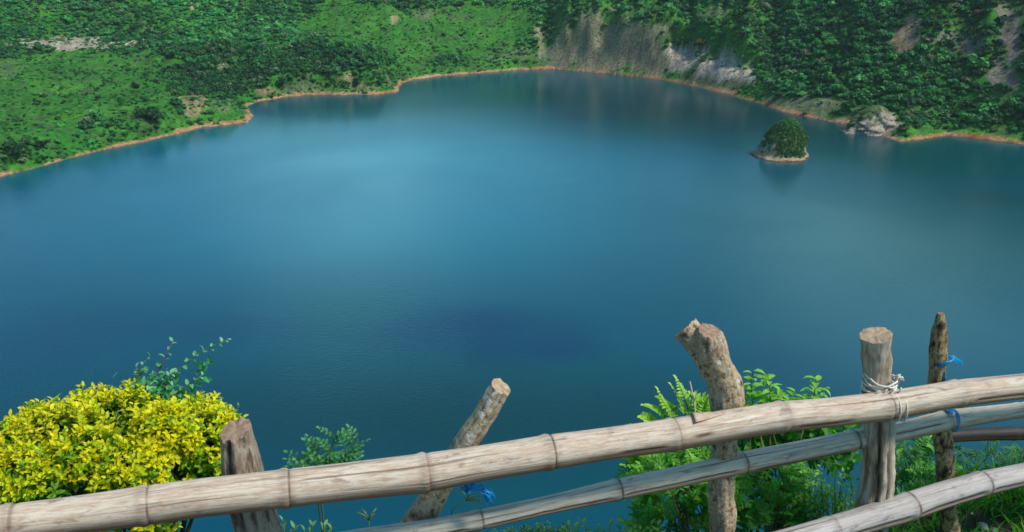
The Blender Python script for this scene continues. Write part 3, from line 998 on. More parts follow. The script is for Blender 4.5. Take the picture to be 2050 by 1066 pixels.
def loft(name, cen, rad, mats, seg=40, uv=True, wob=.04, wobs=9.0, bumps=0.0, bscale=30.0, nodes=(), cracks=(), cut0=None, cut1=None, scarfn=None, flare=(.012, .075)):
    """tube along cen (list of Vector) with radii; nodes: arc positions of rings; cracks: (s0, s1, angle, depth)"""
    n = len(cen)
    sarc = [0.0]
    for i in range(1, n):
        sarc.append(sarc[-1] + (cen[i] - cen[i - 1]).length)
    V, UV, SC, F, MI = [], [], [], [], []
    prev = None
    for i in range(n):
        t = (cen[min(i + 1, n - 1)] - cen[max(i - 1, 0)]).normalized()
        ref = Vector((0, 0, 1)) if abs(t.z) < .8 else Vector((0, 1, 0))
        if abs(t.z) < .8:
            b = t.cross(ref).normalized()        # towards the viewer for a rail that runs to +x
            c = b.cross(t)
        else:
            c = ref.cross(t).normalized()        # sideways for a post
            b = t.cross(c) * -1
            b = Vector((0, -1, 0)) - t * Vector((0, -1, 0)).dot(t); b.normalize()
            c = t.cross(b) * -1
        s = sarc[i]
        rn = rad[i]
        sc0 = 0.0
        for ns in nodes:
            q = (s - ns)
            rn *= 1 + .075 * math.exp(-(q / flare[0]) ** 2) - .05 * math.exp(-((q - .016) / .006) ** 2) + .02 * math.exp(-(q / flare[1]) ** 2)
            sc0 = max(sc0, .95 * math.exp(-((q - .014) / .0036) ** 2), .35 * math.exp(-((q - .005) / .009) ** 2))
        for k in range(seg):
            w = 2 * math.pi * k / seg
            u_ = Vector((math.cos(w), math.sin(w), 0))
            r = rn * (1 + wob * mn.noise(Vector((u_.x * .9 + 3, u_.y * .9, s * wobs * .25))))
            sc = sc0 * (.45 + .9 * (mn.noise(Vector((u_.x * 1.6, u_.y * 1.6, s * 2))) * .5 + .5))
            pdir = b * math.cos(w) + c * math.sin(w)
            if bumps:
                p0 = cen[i] + pdir * r
                nb_ = mn.fractal(p0 * bscale * .35, .8, 2.1, 5)
                rid = abs(mn.noise(Vector((u_.x * 3.2, u_.y * 3.2, s * 2.2 + 7))))
                r += bumps * (nb_ + .9 * (rid - .3))
                sc = max(sc, max(0, .12 - rid) * 3.0)
            for (s0, s1, ang, dep) in cracks:
                wig = .10 * mn.noise(Vector((s * 6, ang, 2))) + .05 * mn.noise(Vector((s * 25, ang, 5)))
                da = abs((w - ang - wig + math.pi) % (2 * math.pi) - math.pi)
                inn = max(0.0, min(1.0, (s - s0) / .03)) * max(0.0, min(1.0, (s1 - s) / .03))
                g = max(0.0, 1 - da / (2 * math.pi / seg * 1.15)) * inn
                r -= dep * g
                sc = max(sc, min(1.0, 1.25 * g))
            p = cen[i] + pdir * r
            if i == n - 1 and cut1 is not None: p += t * (pdir.dot(Vector(cut1)) * r + .006 * mn.noise(p * 60))
            if i == 0 and cut0 is not None: p += t * (pdir.dot(Vector(cut0)) * r + .006 * mn.noise(p * 60))
            V.append(p); UV.append((s, w / (2 * math.pi))); SC.append(min(1, sc))
    for i in range(n - 1):
        for k in range(seg):
            k2 = (k + 1) % seg
            F.append((i * seg + k, i * seg + k2, (i + 1) * seg + k2, (i + 1) * seg + k)); MI.append(0)
    # end faces: a ring a little inside plus a fan, own vertices so the rim stays crisp
    for end in (0, n - 1):
        base = len(V)
        cc = sum((V[end * seg + k] for k in range(seg)), Vector()) / seg
        for k in range(seg):
            V.append(V[end * seg + k].copy()); UV.append((0, 0)); SC.append(.25)
        for k in range(seg):
            q = V[end * seg + k].lerp(cc, .45); V.append(q + rv(.0012)); UV.append((0, 0)); SC.append(.0)
        V.append(cc + rv(.001)); UV.append((0, 0)); SC.append(.15)
        for k in range(seg):
            k2 = (k + 1) % seg
            f1 = (base + k, base + k2, base + seg + k2, base + seg + k)
            f2 = (base + seg + k, base + seg + k2, base + 2 * seg)
            if end == 0: f1, f2 = f1[::-1], f2[::-1]
            F.append(f1); MI.append(1); F.append(f2); MI.append(1)
    return V, F, UV, SC, MI, sarc


def build_loft(name, data, mats, parent, origin=FENCE_BASE, label=None):
    Vs, Fs, UVs, SCs, MIs = [], [], [], [], []
    for (V, F, UV, SC, MI, _) in data:
        b = len(Vs)
        Vs += V; UVs += UV; SCs += SC; MIs += MI
        Fs += [tuple(i + b for i in f) for f in F]
    me = bpy.data.meshes.new(name)
    me.from_pydata([tuple(v - origin) for v in Vs], [], Fs)
    me.polygons.foreach_set('material_index', MIs)
    a = me.attributes.new('scar', 'FLOAT', 'POINT'); a.data.foreach_set('value', np.array(SCs, dtype=np.float32))
    uvl = me.uv_layers.new(name='UVMap')
    li = np.zeros(len(me.loops), dtype=np.int32); me.loops.foreach_get('vertex_index', li)
    uvl.data.foreach_set('uv', np.array(UVs, dtype=np.float32)[li].ravel())
    smooth(me)
    o = link(name, me, mats, parent)
    o.matrix_parent_inverse = Matrix()
    if label: o["label"] = label
    return o


def lerp_list(xs, ys, x):
    return float(np.interp(x, xs, ys))


def rail(tab, idepth, node_px, mats, cracks_px=(), seg=44, label=None, step_px=4, wob=.05):
    """tab: (u, v top, v bottom); idepth: ((u, depth), (u, depth))"""
    tab = np.array(tab, dtype=float)
    (ua, da), (ub, db) = idepth
    us = np.arange(tab[0, 0], tab[-1, 0] + .1, step_px)
    # smooth curve through the table
    def cur(col):
        y = np.interp(us, tab[:, 0], tab[:, col]); k = 9
        yp = np.concatenate([2 * y[0] - y[k:0:-1], y, 2 * y[-1] - y[-2:-k - 2:-1]])
        ker = np.hanning(2 * k + 3)[1:-1]; ker /= ker.sum()
        return np.convolve(yp, ker, 'same')[k:-k]
    vt, vb = cur(1), cur(2)
    cen, rad = [], []
    slope = np.gradient((vt + vb) / 2, us)
    for u, a, b, sl_ in zip(us, vt, vb, slope):
        inv = (1 / da) + ((1 / db) - (1 / da)) * (u - ua) / (ub - ua)
        dep = 1 / inv
        cen.append(atd(u, (a + b) / 2, dep))
        rad.append((b - a) / 2 / FPX * dep * math.cos(math.atan(sl_)))
    kn = np.interp(us, sorted(node_px), [((i * 37) % 5 - 2) * .0022 for i in range(len(node_px))])
    cen = [c + Vector((0, 0, float(k))) for c, k in zip(cen, kn)]
    sarc = [0.0]
    for i in range(1, len(cen)): sarc.append(sarc[-1] + (cen[i] - cen[i - 1]).length)
    S_ = lambda u: float(np.interp(u, us, sarc))
    nodes = [S_(u) for u in node_px]
    cr = [(S_(a), S_(b), ang, dep) for a, b, ang, dep in cracks_px]
    d = loft("bamboo_rail", cen, rad, None, seg=seg, nodes=nodes, cracks=cr, wob=wob)
    build_loft("bamboo_rail", [d], mats, fence, label=label)
    return lambda u: 1 / ((1 / da) + ((1 / db) - (1 / da)) * (u - ua) / (ub - ua))


CUTWOOD = plain_mat("cut_wood", lin(164, 142, 116), .8, .15, 60, .3)
CUTGREY = plain_mat("cut_wood_weathered", lin(150, 124, 104), .85, .15, 60, .35)
BAM1 = bamboo_material("bamboo_bleached", [(0.30, lin(126, 98, 74)), (0.40, lin(170, 144, 120)), (0.47, lin(204, 190, 172)), (0.54, lin(176, 148, 124)), (.62, lin(210, 200, 184)), (.72, lin(180, 160, 140))], lin(92, 72, 58), 0.0)
BAM2 = bamboo_material("bamboo_grey", [(0.30, lin(122, 102, 80)), (0.42, lin(172, 154, 132)), (0.52, lin(208, 196, 176)), (0.66, lin(168, 150, 128))], lin(70, 56, 44), 4.3)
BAM3 = bamboo_material("bamboo_lilac_grey", [(0.30, lin(112, 102, 94)), (0.43, lin(152, 144, 138)), (0.56, lin(182, 174, 170)), (0.7, lin(148, 136, 124))], lin(84, 74, 58), 8.8)
BAM4 = bamboo_material("bamboo_dark", [(0.3, lin(30, 26, 25)), (0.5, lin(46, 39, 37)), (0.7, lin(66, 57, 53))], lin(40, 32, 28), 2.2)

D1 = rail([(-700, 1112, 1196), (-160, 1034, 1106), (0, 1012, 1085), (140, 996, 1070), (280, 978, 1054), (400, 959, 1035), (560, 939, 1015), (700, 925, 1001), (850, 909, 987), (960, 894, 966), (1100, 874, 943),
           (1210, 859, 922), (1350, 838, 902), (1450, 822, 885), (1550, 807, 869), (1660, 797, 856), (1760, 785, 843), (1920, 761, 814), (2050, 750, 801), (2250, 728, 776), (2950, 652, 694)],
          ((0, 2.35), (2050, 3.12)), [-560, -330, -90, 18, 288, 570, 848, 1095, 1345, 1562, 1768, 1915, 2075, 2230, 2380, 2520, 2660, 2790],
          [BAM1, CUTGREY], [(1225, 1330, -.15, .003), (1575, 1700, -.25, .0025), (1370, 1420, .2, .002), (1930, 2250, -.15, .005)],
          label="thick bleached bamboo top rail")
D2 = rail([(560, 1085, 1126), (700, 1060, 1100), (850, 1039, 1079), (960, 1019, 1059), (1100, 991, 1028), (1225, 962, 1004), (1350, 937, 979), (1490, 906, 950), (1620, 880, 922), (1720, 858, 899), (1790, 847, 887),
           (1900, 822, 862), (2050, 804, 833), (2200, 782, 812), (2800, 704, 732)],
          ((700, 2.72), (2050, 3.32)), [955, 1232, 1480, 1705, 1888, 2040, 2190, 2330, 2460, 2600], [BAM2, CUTGREY],
          [(960, 1225, -.18, .006), (1236, 1475, -.05, .006), (700, 940, -.2, .005), (1500, 1690, -.5, .004), (1720, 1880, .5, .004)], label="thinner grey bamboo middle rail with a long split")
D3 = rail([(1300, 1118, 1172), (1450, 1086, 1140), (1540, 1066, 1120), (1700, 1022, 1076), (1800, 993, 1050), (1880, 968, 1022), (1960, 947, 997), (2050, 928, 973), (2200, 896, 938), (2850, 768, 804)],
          ((1540, 3.0), (2050, 3.38)), [1660, 1818, 1962, 2130, 2300, 2450, 2600], [BAM3, CUTGREY],
          [(1665, 1815, -.05, .007), (1822, 1960, -.1, .010), (1966, 2200, -.05, .006)], label="split lilac-grey bamboo bottom rail")
D4 = rail([(1880, 860, 885), (1960, 856, 882), (2050, 853, 882), (2250, 848, 880), (2850, 834, 862)], ((1880, 3.66), (2250, 3.9)), [1890, 2028, 2180, 2330, 2480], [BAM4, CUTGREY], label="dark brown bamboo pole behind the thin stake")

BARK_A = bark_material("bark_brown", [(0.34, lin(58, 46, 38)), (.44, lin(112, 94, 78)), (.54, lin(166, 150, 132)), (.66, lin(132, 108, 84))], lin(186, 176, 160), .70, 34, .22)
BARK_B = bark_material("bark_mottled", [(0.34, lin(84, 66, 46)), (.43, lin(146, 122, 92)), (.52, lin(194, 174, 144)), (.60, lin(150, 124, 92)), (.68, lin(196, 184, 162))], lin(214, 208, 196), .60, 44, .75)
BARK_E = bark_material("bark_lichen", [(0.34, lin(104, 84, 58)), (.44, lin(160, 136, 104)), (.54, lin(196, 176, 146)), (.66, lin(166, 136, 100))], lin(222, 216, 202), .56, 40, .8)
BARK_C = bark_material("bark_peeled", [(0.34, lin(92, 72, 54)), (.44, lin(148, 130, 108)), (.54, lin(190, 176, 158)), (.66, lin(150, 122, 94))], lin(200, 190, 174), .68, 22, .12)
BARK_D = bark_material("bark_rough", [(0.36, lin(34, 28, 22)), (.46, lin(104, 84, 60)), (.55, lin(178, 152, 110)), (.66, lin(126, 100, 70))], lin(190, 184, 160), .60, 42, .6)


def post_data(tab, d0, d1=None, step=6, bumps=.004, cut1=None, cut0=None, cracks=(), seg=36, wob=.12, extra_down=.9, sc=1.0, round_top=False):
    """tab: (v, u left, u right) from the top down; the post runs on below the frame into the ground"""
    tab = np.array(tab, dtype=float)
    d1 = d1 or d0
    vs = np.arange(tab[0, 0], tab[-1, 0] + .1, step)
    cen, rad = [], []
    for v in vs:
        l, r = np.interp(v, tab[:, 0], tab[:, 1]), np.interp(v, tab[:, 0], tab[:, 2])
        f = (v - tab[0, 0]) / (tab[-1, 0] - tab[0, 0])
        dep = d0 + (d1 - d0) * f
        cen.append(atd((l + r) / 2, v, dep)); rad.append((r - l) / 2 / FPX * dep * sc)
    if extra_down:
        t = (cen[-1] - cen[-6]).normalized(); t = Vector((t.x * .5, t.y * .5, t.z)).normalized()
        r = rad[-1]; p = cen[-1]
        k = int(extra_down / .03)
        for i in range(1, k + 1):
            cen.append(p + t * .03 * i); rad.append(r * (1 + .002 * i))
    cen.reverse(); rad.reverse()
    if round_top:
        for k, f in enumerate((.84, .96)): rad[-1 - k] *= f
    return loft("post", cen, rad, None, seg=seg, wob=wob, bumps=bumps, cracks=cracks, cut1=cut1, cut0=cut0)


# a plumb post keeps one y: give depth per row so that y is constant
def plumb(tab, y, **kw):
    f = lambda v: y / ((CV - v) / FPX * math.sin(PITCH) + math.cos(PITCH))
    return post_data(tab, f(tab[0][0]), f(tab[-1][0]), **kw)


yrail = lambda u, v, D: atd(u, v, D(u)).y
# stump with the dark split
y1 = yrail(500, 980, D1) + .105
build_loft("post", [plumb([(862, 441, 503), (880, 442, 508), (945, 444, 528), (1000, 456, 540), (1030, 464, 550), (1066, 476, 561), (1090, 482, 566)], y1, cut1=(.25, .3, 0), bumps=.0035,
           cracks=[(.7, 1.6, .25, .018), (1.0, 1.6, -.5, .006)], extra_down=.65)], [BARK_A, CUTGREY], fence, label="grey wooden stump post with a dark vertical split")
# leaning log
y2 = yrail(950, 930, D1) + .11
la, lb = atd(1004, 775, y2 / .893 + .02), atd(838, 1040, y2 / .85 + .06)
cen = [lb.lerp(la, i / 60) + Vector((.002 * math.sin(i * .3), 0, 0)) for i in range(61)]
dv = (lb - la).normalized()
cen = [lb + dv * (.02 * k) for k in range(20, 0, -1)] + cen
rad = [.047] * 20 + [.047 - .015 * (i / 60) for i in range(61)]
build_loft("post", [loft("post", cen, rad, None, seg=48, wob=.05, bumps=.0026, cut1=(.2, .2, .3))], [BARK_E, CUTWOOD], fence, label="slanting lichen-spotted log leaning behind the top rail")
# forked trunk
y3 = yrail(1450, 850, D1) + .125
trunk = plumb([(662, 1394, 1449), (684, 1390, 1451), (710, 1394, 1455), (744, 1409, 1469), (775, 1418, 1486), (800, 1420, 1487), (830, 1424, 1481), (870, 1425, 1476), (901, 1424, 1472), (963, 1419, 1468), (1066, 1421, 1472), (1090, 1421, 1474)],
              y3, cut1=(-.1, .2, 0), bumps=.0085, extra_down=.6, seg=56, round_top=True)
dp3 = y3 / .893
sa, sb, sc_ = atd(1432, 750, dp3 - .01), atd(1405, 697, dp3 - .01), atd(1373, 656, dp3 + .0)
scen = [sa.lerp(sb, i / 10) for i in range(10)] + [sb.lerp(sc_, i / 10) for i in range(11)]
srad = [.046 - .003 * math.sin(i / 20 * math.pi) for i in range(21)]
stub = loft("post", scen, srad, None, seg=32, wob=.10, bumps=.004, cut1=(.0, .0, .1))
build_loft("post", [trunk, stub], [BARK_B, CUTGREY], fence, label="forked tree trunk post with a sawn side stub")
# peeled post lashed with white cord
y4 = (yrail(1760, 815, D1) + .045 + atd(1760, 870, D2(1760)).y - .045) / 2
y4 = yrail(1760, 815, D1) + .088
build_loft("post", [plumb([(672, 1722, 1785), (690, 1722, 1784), (720, 1727, 1783), (753, 1729, 1783), (785, 1731, 1784), (830, 1732, 1788), (870, 1731, 1790), (930, 1727, 1789), (972, 1724, 1788), (1015, 1713, 1779), (1066, 1707, 1773), (1090, 1705, 1772)],
           y4, cut1=(.12, .1, 0), bumps=.0075, sc=.95, extra_down=.5, seg=40, cracks=[(.0, 1.05, .35, .012), (.2, .9, -.4, .008)]), ], [BARK_C, CUTWOOD], fence, label="pale peeled post lashed with white cord")
# thin pointed stake
y5 = yrail(1885, 842, D2) + .075
build_loft("post", [plumb([(628, 1880, 1888), (640, 1874, 1893), (665, 1865, 1896), (715, 1862, 1895), (762, 1860, 1890), (820, 1864, 1896), (880, 1871, 1903), (950, 1876, 1907), (1066, 1888, 1921), (1090, 1890, 1924)],
           y5, bumps=.006, extra_down=.3, seg=28)], [BARK_D, CUTGREY], fence, label="thin rough pointed stake at the fence end")
# torn sheath lip on the top rail: a curved sliver that lifts off the culm at its thicker end
sv, sf = [], []
for i in range(14):
    f = i / 13
    u = 1386 + 66 * f
    lift = .011 * (1 - f) ** 2
    cc = atd(u, 866 - 12.5 * f, D1(u)); rr_ = .0500 + lift
    half = 30 * (1 - f) ** .6 + 2
    for k in range(7):
        a = R(92 + half * (k / 3 - 1))
        sv.append(cc + Vector((.004 * mn.noise(Vector((k, i * .2, 3))) * (i == 0), -math.cos(a) * rr_, math.sin(a) * rr_)) - FENCE_BASE)
for i in range(13):
    for k in range(6):
        sf.append((i * 7 + k, i * 7 + k + 1, (i + 1) * 7 + k + 1, (i + 1) * 7 + k))
me = bpy.data.meshes.new("peeling_sheath"); me.from_pydata([tuple(v) for v in sv], [], sf); smooth(me)
o = link("peeling_sheath", me, plain_mat("dry_sheath", lin(182, 158, 136), .75, .2, 60, .25), fence); o.matrix_parent_inverse = Matrix()
sm = o.modifiers.new("thick", 'SOLIDIFY'); sm.thickness = .002

# ---------------------------------------------------------------- cord and string
CORD = plain_mat("white_cord", lin(212, 206, 194), .8, .2, 200, .15)
BLUE = plain_mat("blue_plastic_string", lin(28, 150, 208), .4, .4, 200, .25)


def strand_obj(name, tb, mat, label, cat):
    base = Vector(tb.v[0])
    o = link(name, tb.mesh(name, base), mat)
    o.location = base
    return tag(o, label, cat)


def ring_pts(c, ax, ay, tilt, n=22, a0=0.0, a1=2 * math.pi, jit=.002):
    return [Vector((c.x + ax * math.cos(a), c.y + ay * math.sin(a), c.z + tilt * math.cos(a + .6))) + rv(jit * .4) for a in [a0 + (a1 - a0) * i / (n - 1) for i in range(n)]]


tb = Tubes()
zc = atd(1757, 762, y4 / .893)
for k, (dz, ti) in enumerate([(.020, -.012), (.008, .016), (-.004, -.020), (-.016, .014), (-.026, -.008), (-.034, .020)]):
    c = Vector((zc.x + .002, y4 - .006, zc.z + dz))
    tb.add(ring_pts(c, .053, .062, ti), .0032, .0032, (1, 1, 1), 6)
kn = atd(1798, 758, y4 / .893 - .05)
for k in range(7):
    a = zc + Vector((.045, -.05, random.uniform(-.03, .02)))
    tb.add([a, a.lerp(kn, .6) + rv(.004), kn + rv(.008), kn + Vector((random.uniform(-.01, .02), -.01, random.uniform(-.004, .026)))], .0032, .0028, (1, 1, 1), 6)
rc = [atd(1745 + 11 * i, 786 - 1.6 * i, D1(1760) - .052) for i in range(6)]
for k in range(4):
    a = zc + Vector((-.05 + .03 * k, -.056, -.02))
    b = atd(1762 + 14 * k, 783 - 2 * k, D1(1760) - .020)
    tb.add([a, a.lerp(b, .5) + Vector((0, -.012, .004)), b], .003, .003, (1, 1, 1), 6)
# the turns over the rail
for u in (1790, 1803):
    D = D1(u); cr_ = atd(u, 814, D); rr_ = .0505
    pts = []
    for i in range(16):
        a = R(115) - R(250) * i / 15
        pts.append(cr_ + Vector((.012 * (i / 15 - .5) + .002, -math.cos(a) * rr_, math.sin(a) * rr_)))
    tb.add(pts, .0022, .0022, (1, 1, 1), 6)
strand_obj("cord", tb, CORD, "white cord wound round the pale peeled post and knotted over the top rail", "cord")

tb = Tubes()
c5 = atd(1878, 714, y5 / .893)
for dz, ti in ((0, .018), (.006, .012), (-.006, .024)):
    tb.add(ring_pts(Vector((c5.x, y5, c5.z + dz)), .031, .034, ti), .0024, .0024, (1, 1, 1), 6)
k5 = atd(1890, 717, y5 / .893 - .04)
for k in range(11):
    e = atd(1926 + random.uniform(-8, 4), 726 + random.uniform(-5, 8), y5 / .893 - .05)
    m = atd(1908 + random.uniform(-3, 3), 715 + random.uniform(-4, 4), y5 / .893 - .05)
    tb.add([k5 + rv(.003), m, e], .0022, .0014, (1, 1, 1), 5)
for k in range(5):
    a = k5 + rv(.003); b = atd(1890 + random.uniform(-4, 4), 762, y5 / .893 - .035)
    tb.add([a, a.lerp(b, .5) + rv(.004), b], .002, .0016, (1, 1, 1), 5)
strand_obj("string", tb, BLUE, "bright blue plastic string tied round the thin pointed stake with a frayed tail", "string")

tb = Tubes()
for u in (1904, 1907):
    D = D2(u); cr_ = atd(u - 1, 842, D); rr_ = .0405
    tb.add([cr_ + Vector((.012 * math.sin(a * .5) + .006 * math.cos(a), -math.cos(a) * rr_, math.sin(a) * rr_)) for a in [2 * math.pi * i / 23 for i in range(24)]], .0024, .0024, (1, 1, 1), 6)
for k in range(6):
    a = atd(1888 + k * 3, 820, D2(1895) - .005); b = atd(1906, 830, D2(1905) - .043)
    tb.add([a, a.lerp(b, .5) + Vector((0, -.01, .008)), b], .0022, .002, (1, 1, 1), 5)
strand_obj("string", tb, BLUE, "dark blue string wrapped round the grey middle rail at the thin stake", "string")

tb = Tubes()
k0 = atd(935, 976, D1(940) + .02)
for k in range(34):
    a = k0 + Vector((random.uniform(-.012, .02), random.uniform(-.01, .01), random.uniform(-.008, .02)))
    m = atd(955 + random.uniform(-7, 9), 978 + random.uniform(-7, 7), D1(950) + .03)
    e = atd(984 + random.uniform(-14, 9), 1003 + random.uniform(-12, 10), D1(980) + .03)
    m2 = m.lerp(e, .5) + Vector((.012, 0, .012)) + rv(.006)
    tb.add([a, m, m2, e + rv(.004)], .0022, .0012, (1, 1, 1), 5)
for k in range(16):
    c = k0 + rv(.008)
    tb.add([c + rv(.008), c + rv(.008), c + rv(.008), c + Vector((0, 0, .035)) + rv(.004)], .0028, .0022, (1, 1, 1), 5)
strand_obj("string", tb, BLUE, "frayed bundle of blue plastic string hanging under the top rail beside the slanting log", "string")

# ---------------------------------------------------------------- plants on the slope behind the fence
# golden hedge bush
def vnear(u, v, d): return atd(u, v, d)


bb = vnear(225, 1130, 3.1); bb.z = float(rim_z(np.array([bb.x]), np.array([bb.y]))[0])
yb = Plant("golden_shrub", bb, "rounded bush of bright yellow and green leaves behind the bamboo rail", "shrub")
LUMPS = [(20, 985, 3.05, 165, 120), (-120, 1010, 3.0, 160, 110), (140, 940, 3.1, 120, 130), (255, 915, 3.15, 130, 125), (350, 920, 3.15, 110, 105), (415, 925, 3.12, 72, 108), (190, 1000, 3.0, 190, 92),
         (100, 880, 3.15, 55, 62), (195, 850, 3.2, 50, 58), (285, 832, 3.2, 60, 52), (400, 850, 3.2, 45, 48), (40, 905, 3.1, 45, 50), (445, 885, 3.15, 35, 55), (330, 870, 2.98, 50, 50), (150, 930, 2.95, 55, 45), (60, 960, 2.92, 60, 45), (270, 940, 2.92, 55, 45)]
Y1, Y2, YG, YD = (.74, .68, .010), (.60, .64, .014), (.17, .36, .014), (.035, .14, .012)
lumps = [(vnear(u, v, d), ru * d / FPX, rv2 * d / FPX) for u, v, d, ru, rv2 in LUMPS]
yb_z0 = vnear(225, 985, 3.05).z
cnt = 0
while cnt < 1500:
    c, rx, rz = random.choice(lumps)
    d = rv(1).normalized()
    if d.y > .45 or d.z < -.75: continue
    p = c + Vector((d.x * rx, d.y * rx * .8, d.z * rz)) * random.uniform(.88, 1.04)
    # keep the outer shell only
    if any(((p.x - q.x) / a) ** 2 + ((p.y - q.y) / (a * .8)) ** 2 + ((p.z - q.z) / b) ** 2 < .70 for q, a, b in lumps): continue
    cnt += 1
    o = (d * .75 + Vector((0, -.1, .75)) + rv(.22)).normalized()
    L = random.uniform(.05, .10)
    pts = [p - o * L * .8, p - o * L * .2, p + o * L * .5]
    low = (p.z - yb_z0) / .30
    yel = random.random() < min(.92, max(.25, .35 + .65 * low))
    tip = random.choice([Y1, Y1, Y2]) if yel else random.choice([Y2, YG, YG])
    yb.tb.add(pts, .0022, .001, (.10, .13, .03), 4)
    nl = random.randint(11, 16)
    for k in range(nl):
        s = k / (nl - 1)
        q = pts[0].lerp(pts[2], .1 + .9 * s)
        w = k * 2.4
        a_ = o.orthogonal().normalized(); b_ = o.cross(a_)
        side = a_ * math.cos(w) + b_ * math.sin(w)
        dirn = (side * (1.05 - .45 * s) + o * (.25 + .6 * s) + rv(.12)).normalized()
        f = s ** .9
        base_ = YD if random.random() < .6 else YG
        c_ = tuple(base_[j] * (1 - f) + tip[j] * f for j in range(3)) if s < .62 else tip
        sz = (.034 - .013 * s) * random.uniform(.8, 1.2)
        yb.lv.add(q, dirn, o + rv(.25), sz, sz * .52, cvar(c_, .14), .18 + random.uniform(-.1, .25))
for k in range(4200):            # older leaves inside
    c, rx, rz = random.choice(lumps)
    d = rv(1).normalized(); t_ = random.uniform(.45, .86)
    p = c + Vector((d.x * rx, d.y * rx * .8, d.z * rz)) * t_
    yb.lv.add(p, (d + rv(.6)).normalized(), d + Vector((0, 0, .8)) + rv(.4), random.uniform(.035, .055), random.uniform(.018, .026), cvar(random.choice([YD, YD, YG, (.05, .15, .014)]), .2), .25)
for k in range(26):
    c, rx, rz = random.choice(lumps)
    yb.tb.add([bb + rv(.05), bb.lerp(c, .6) + rv(.02), c + rv(.02)], .010, .004, (.07, .055, .035), 6)
for (pa, pb) in [((152, 850), (142, 798)), ((455, 870), (478, 812))]:
    yb.shoot(yb.curve(vnear(*pa, 3.15), vnear(*pb, 3.14), .1, 6), 7, .026, .014, (.04, .2, .06), (.12, .34, .13), .0025)
yb.build()

G1, G2, GT = (.045, .21, .065), (.040, .150, .045), (.085, .24, .08)
# green shoots rising out of the golden bush
b0 = vnear(285, 850, 3.12); b00 = Vector((b0.x, b0.y + .1, bb.z + .15))
sp = Plant("climbing_shoots", b00, "thin green leafy shoots rising above the golden bush against the lake", "plant")
GB1, GB2 = (.065, .28, .11), (.22, .52, .26)
for (pa, pb, nl, lf, st) in [((282, 800), (346, 684), 15, .036, (.17, .06, .05)), ((320, 800), (458, 680), 24, .036, (.08, .13, .06)), ((268, 800), (300, 712), 10, .034, (.1, .13, .05)), ((300, 790), (352, 745), 12, .038, (.1, .13, .05)), ((276, 812), (272, 735), 9, .034, (.1, .13, .05)),
                             ((330, 805), (405, 752), 14, .038, (.08, .13, .06))]:
    P0, P1_ = vnear(*pa, 3.15), vnear(*pb, 3.12)
    pts = [b0.lerp(P0, .0) if False else P0 - Vector((0, -.02, .10))] + sp.curve(P0, P1_, .10, 8)
    sp.shoot(pts, nl, lf, lf * .55, GB1, GB2, .0035, 1.0, .18, st, .2, .3, .45)
    for k in range(nl):
        q = pts[0].lerp(pts[-1], random.uniform(.1, .75)) + rv(.012)
        sp.lv.add(q, rv(1) + Vector((0, 0, .3)), Vector((0, -.6, 1)) + rv(.4), lf * random.uniform(.7, 1.1), lf * .5, cvar(GB1, .3), .2)
for k in range(110):
    q = vnear(random.gauss(300, 30), random.gauss(790, 22), 3.13)
    sp.lv.add(q, rv(1) + Vector((0, 0, .4)), Vector((0, -.6, 1)) + rv(.5), random.uniform(.025, .042), random.uniform(.014, .024), cvar(random.choice([GB1, GB1, GB2]), .2), .2)
sp.build()

# small airy shrub past the stump
q0 = vnear(645, 1000, 3.25); q0.z -= .35
ai = Plant("airy_shrub", q0, "small airy dark green shrub with tiny leaflets between the stump and the slanting log", "shrub")
for (pb, n_) in [((668, 850), 4), ((718, 855), 4), ((700, 880), 4), ((640, 868), 4), ((605, 898), 4), ((565, 928), 4), ((690, 905), 4), ((650, 900), 4), ((620, 915), 3), ((585, 936), 3), ((705, 915), 3)]:
    P0 = vnear(640 + random.uniform(-20, 20), 985, 3.25); P1_ = vnear(pb[0], pb[1] + 24, 3.22 + random.uniform(-.08, .08))
    st = ai.curve(P0, P1_, .12, 9)
    ai.tb.add(([q0 + rv(.02), q0.lerp(P0, .5)] if n_ == 3 else []) + st, .003, .0012, (.07, .10, .04), 5)
    for k in range(n_ + 5):
        s = .3 + .7 * k / (n_ + 4)
        x = min(s, .99) * 8; i = int(x); p = st[i].lerp(st[i + 1], x - i)
        d = ((st[i + 1] - st[i]).normalized() * .6 + Vector((random.choice([-1, 1]) * .7, random.uniform(-.5, .3), random.uniform(-.1, .5)))).normalized()
        L = random.uniform(.05, .085)
        ai.pinnate([p, p + d * L * .5 + Vector((0, 0, .004)), p + d * L], 4, .022, .011, G1, (.10, .34, .11), .0012, peak=.5)
ai.build()


# bright feathery-leaved bush at the forked trunk
def frond_bush(name, label, cat, base, spots, depth, L, c0, c1, npair=9, leafL=.05, leafW=.014, inner=0, jit=.08, spread=(1, 1)):
    pl = Plant(name, base, label, cat)
    for (u, v, u2, v2) in spots:
        a = vnear(u, v, depth + random.uniform(-jit, jit)); b = vnear(u2, v2, depth + random.uniform(-jit, jit) - .05)
        pl.pinnate(pl.curve(a, b, .12, 7), npair, leafL, leafW, c0, c1, .003, peak=.35)
        pl.tb.add([pl.base + rv(.03), pl.base.lerp(a, .6) + rv(.03), a], .004, .002, (.08, .11, .04), 5)
    return pl


def fan_spots(cu, cv, ru, rv_, n_, ln, ang=(-20, 200)):
    r_ = []
    for k in range(n_):
        u = cu + random.uniform(-1, 1) * ru; v = cv + random.uniform(-1, 1) * rv_
        a = R(90 + random.gauss(0, 55)) if u > cu - ru * .3 and u < cu + ru * .3 else R((150 if u < cu else 30) + random.gauss(0, 30))
        l_ = ln * random.uniform(.7, 1.2)
        r_.append((u, v, u + math.cos(a) * l_, v - math.sin(a) * l_ * .8))
    return r_


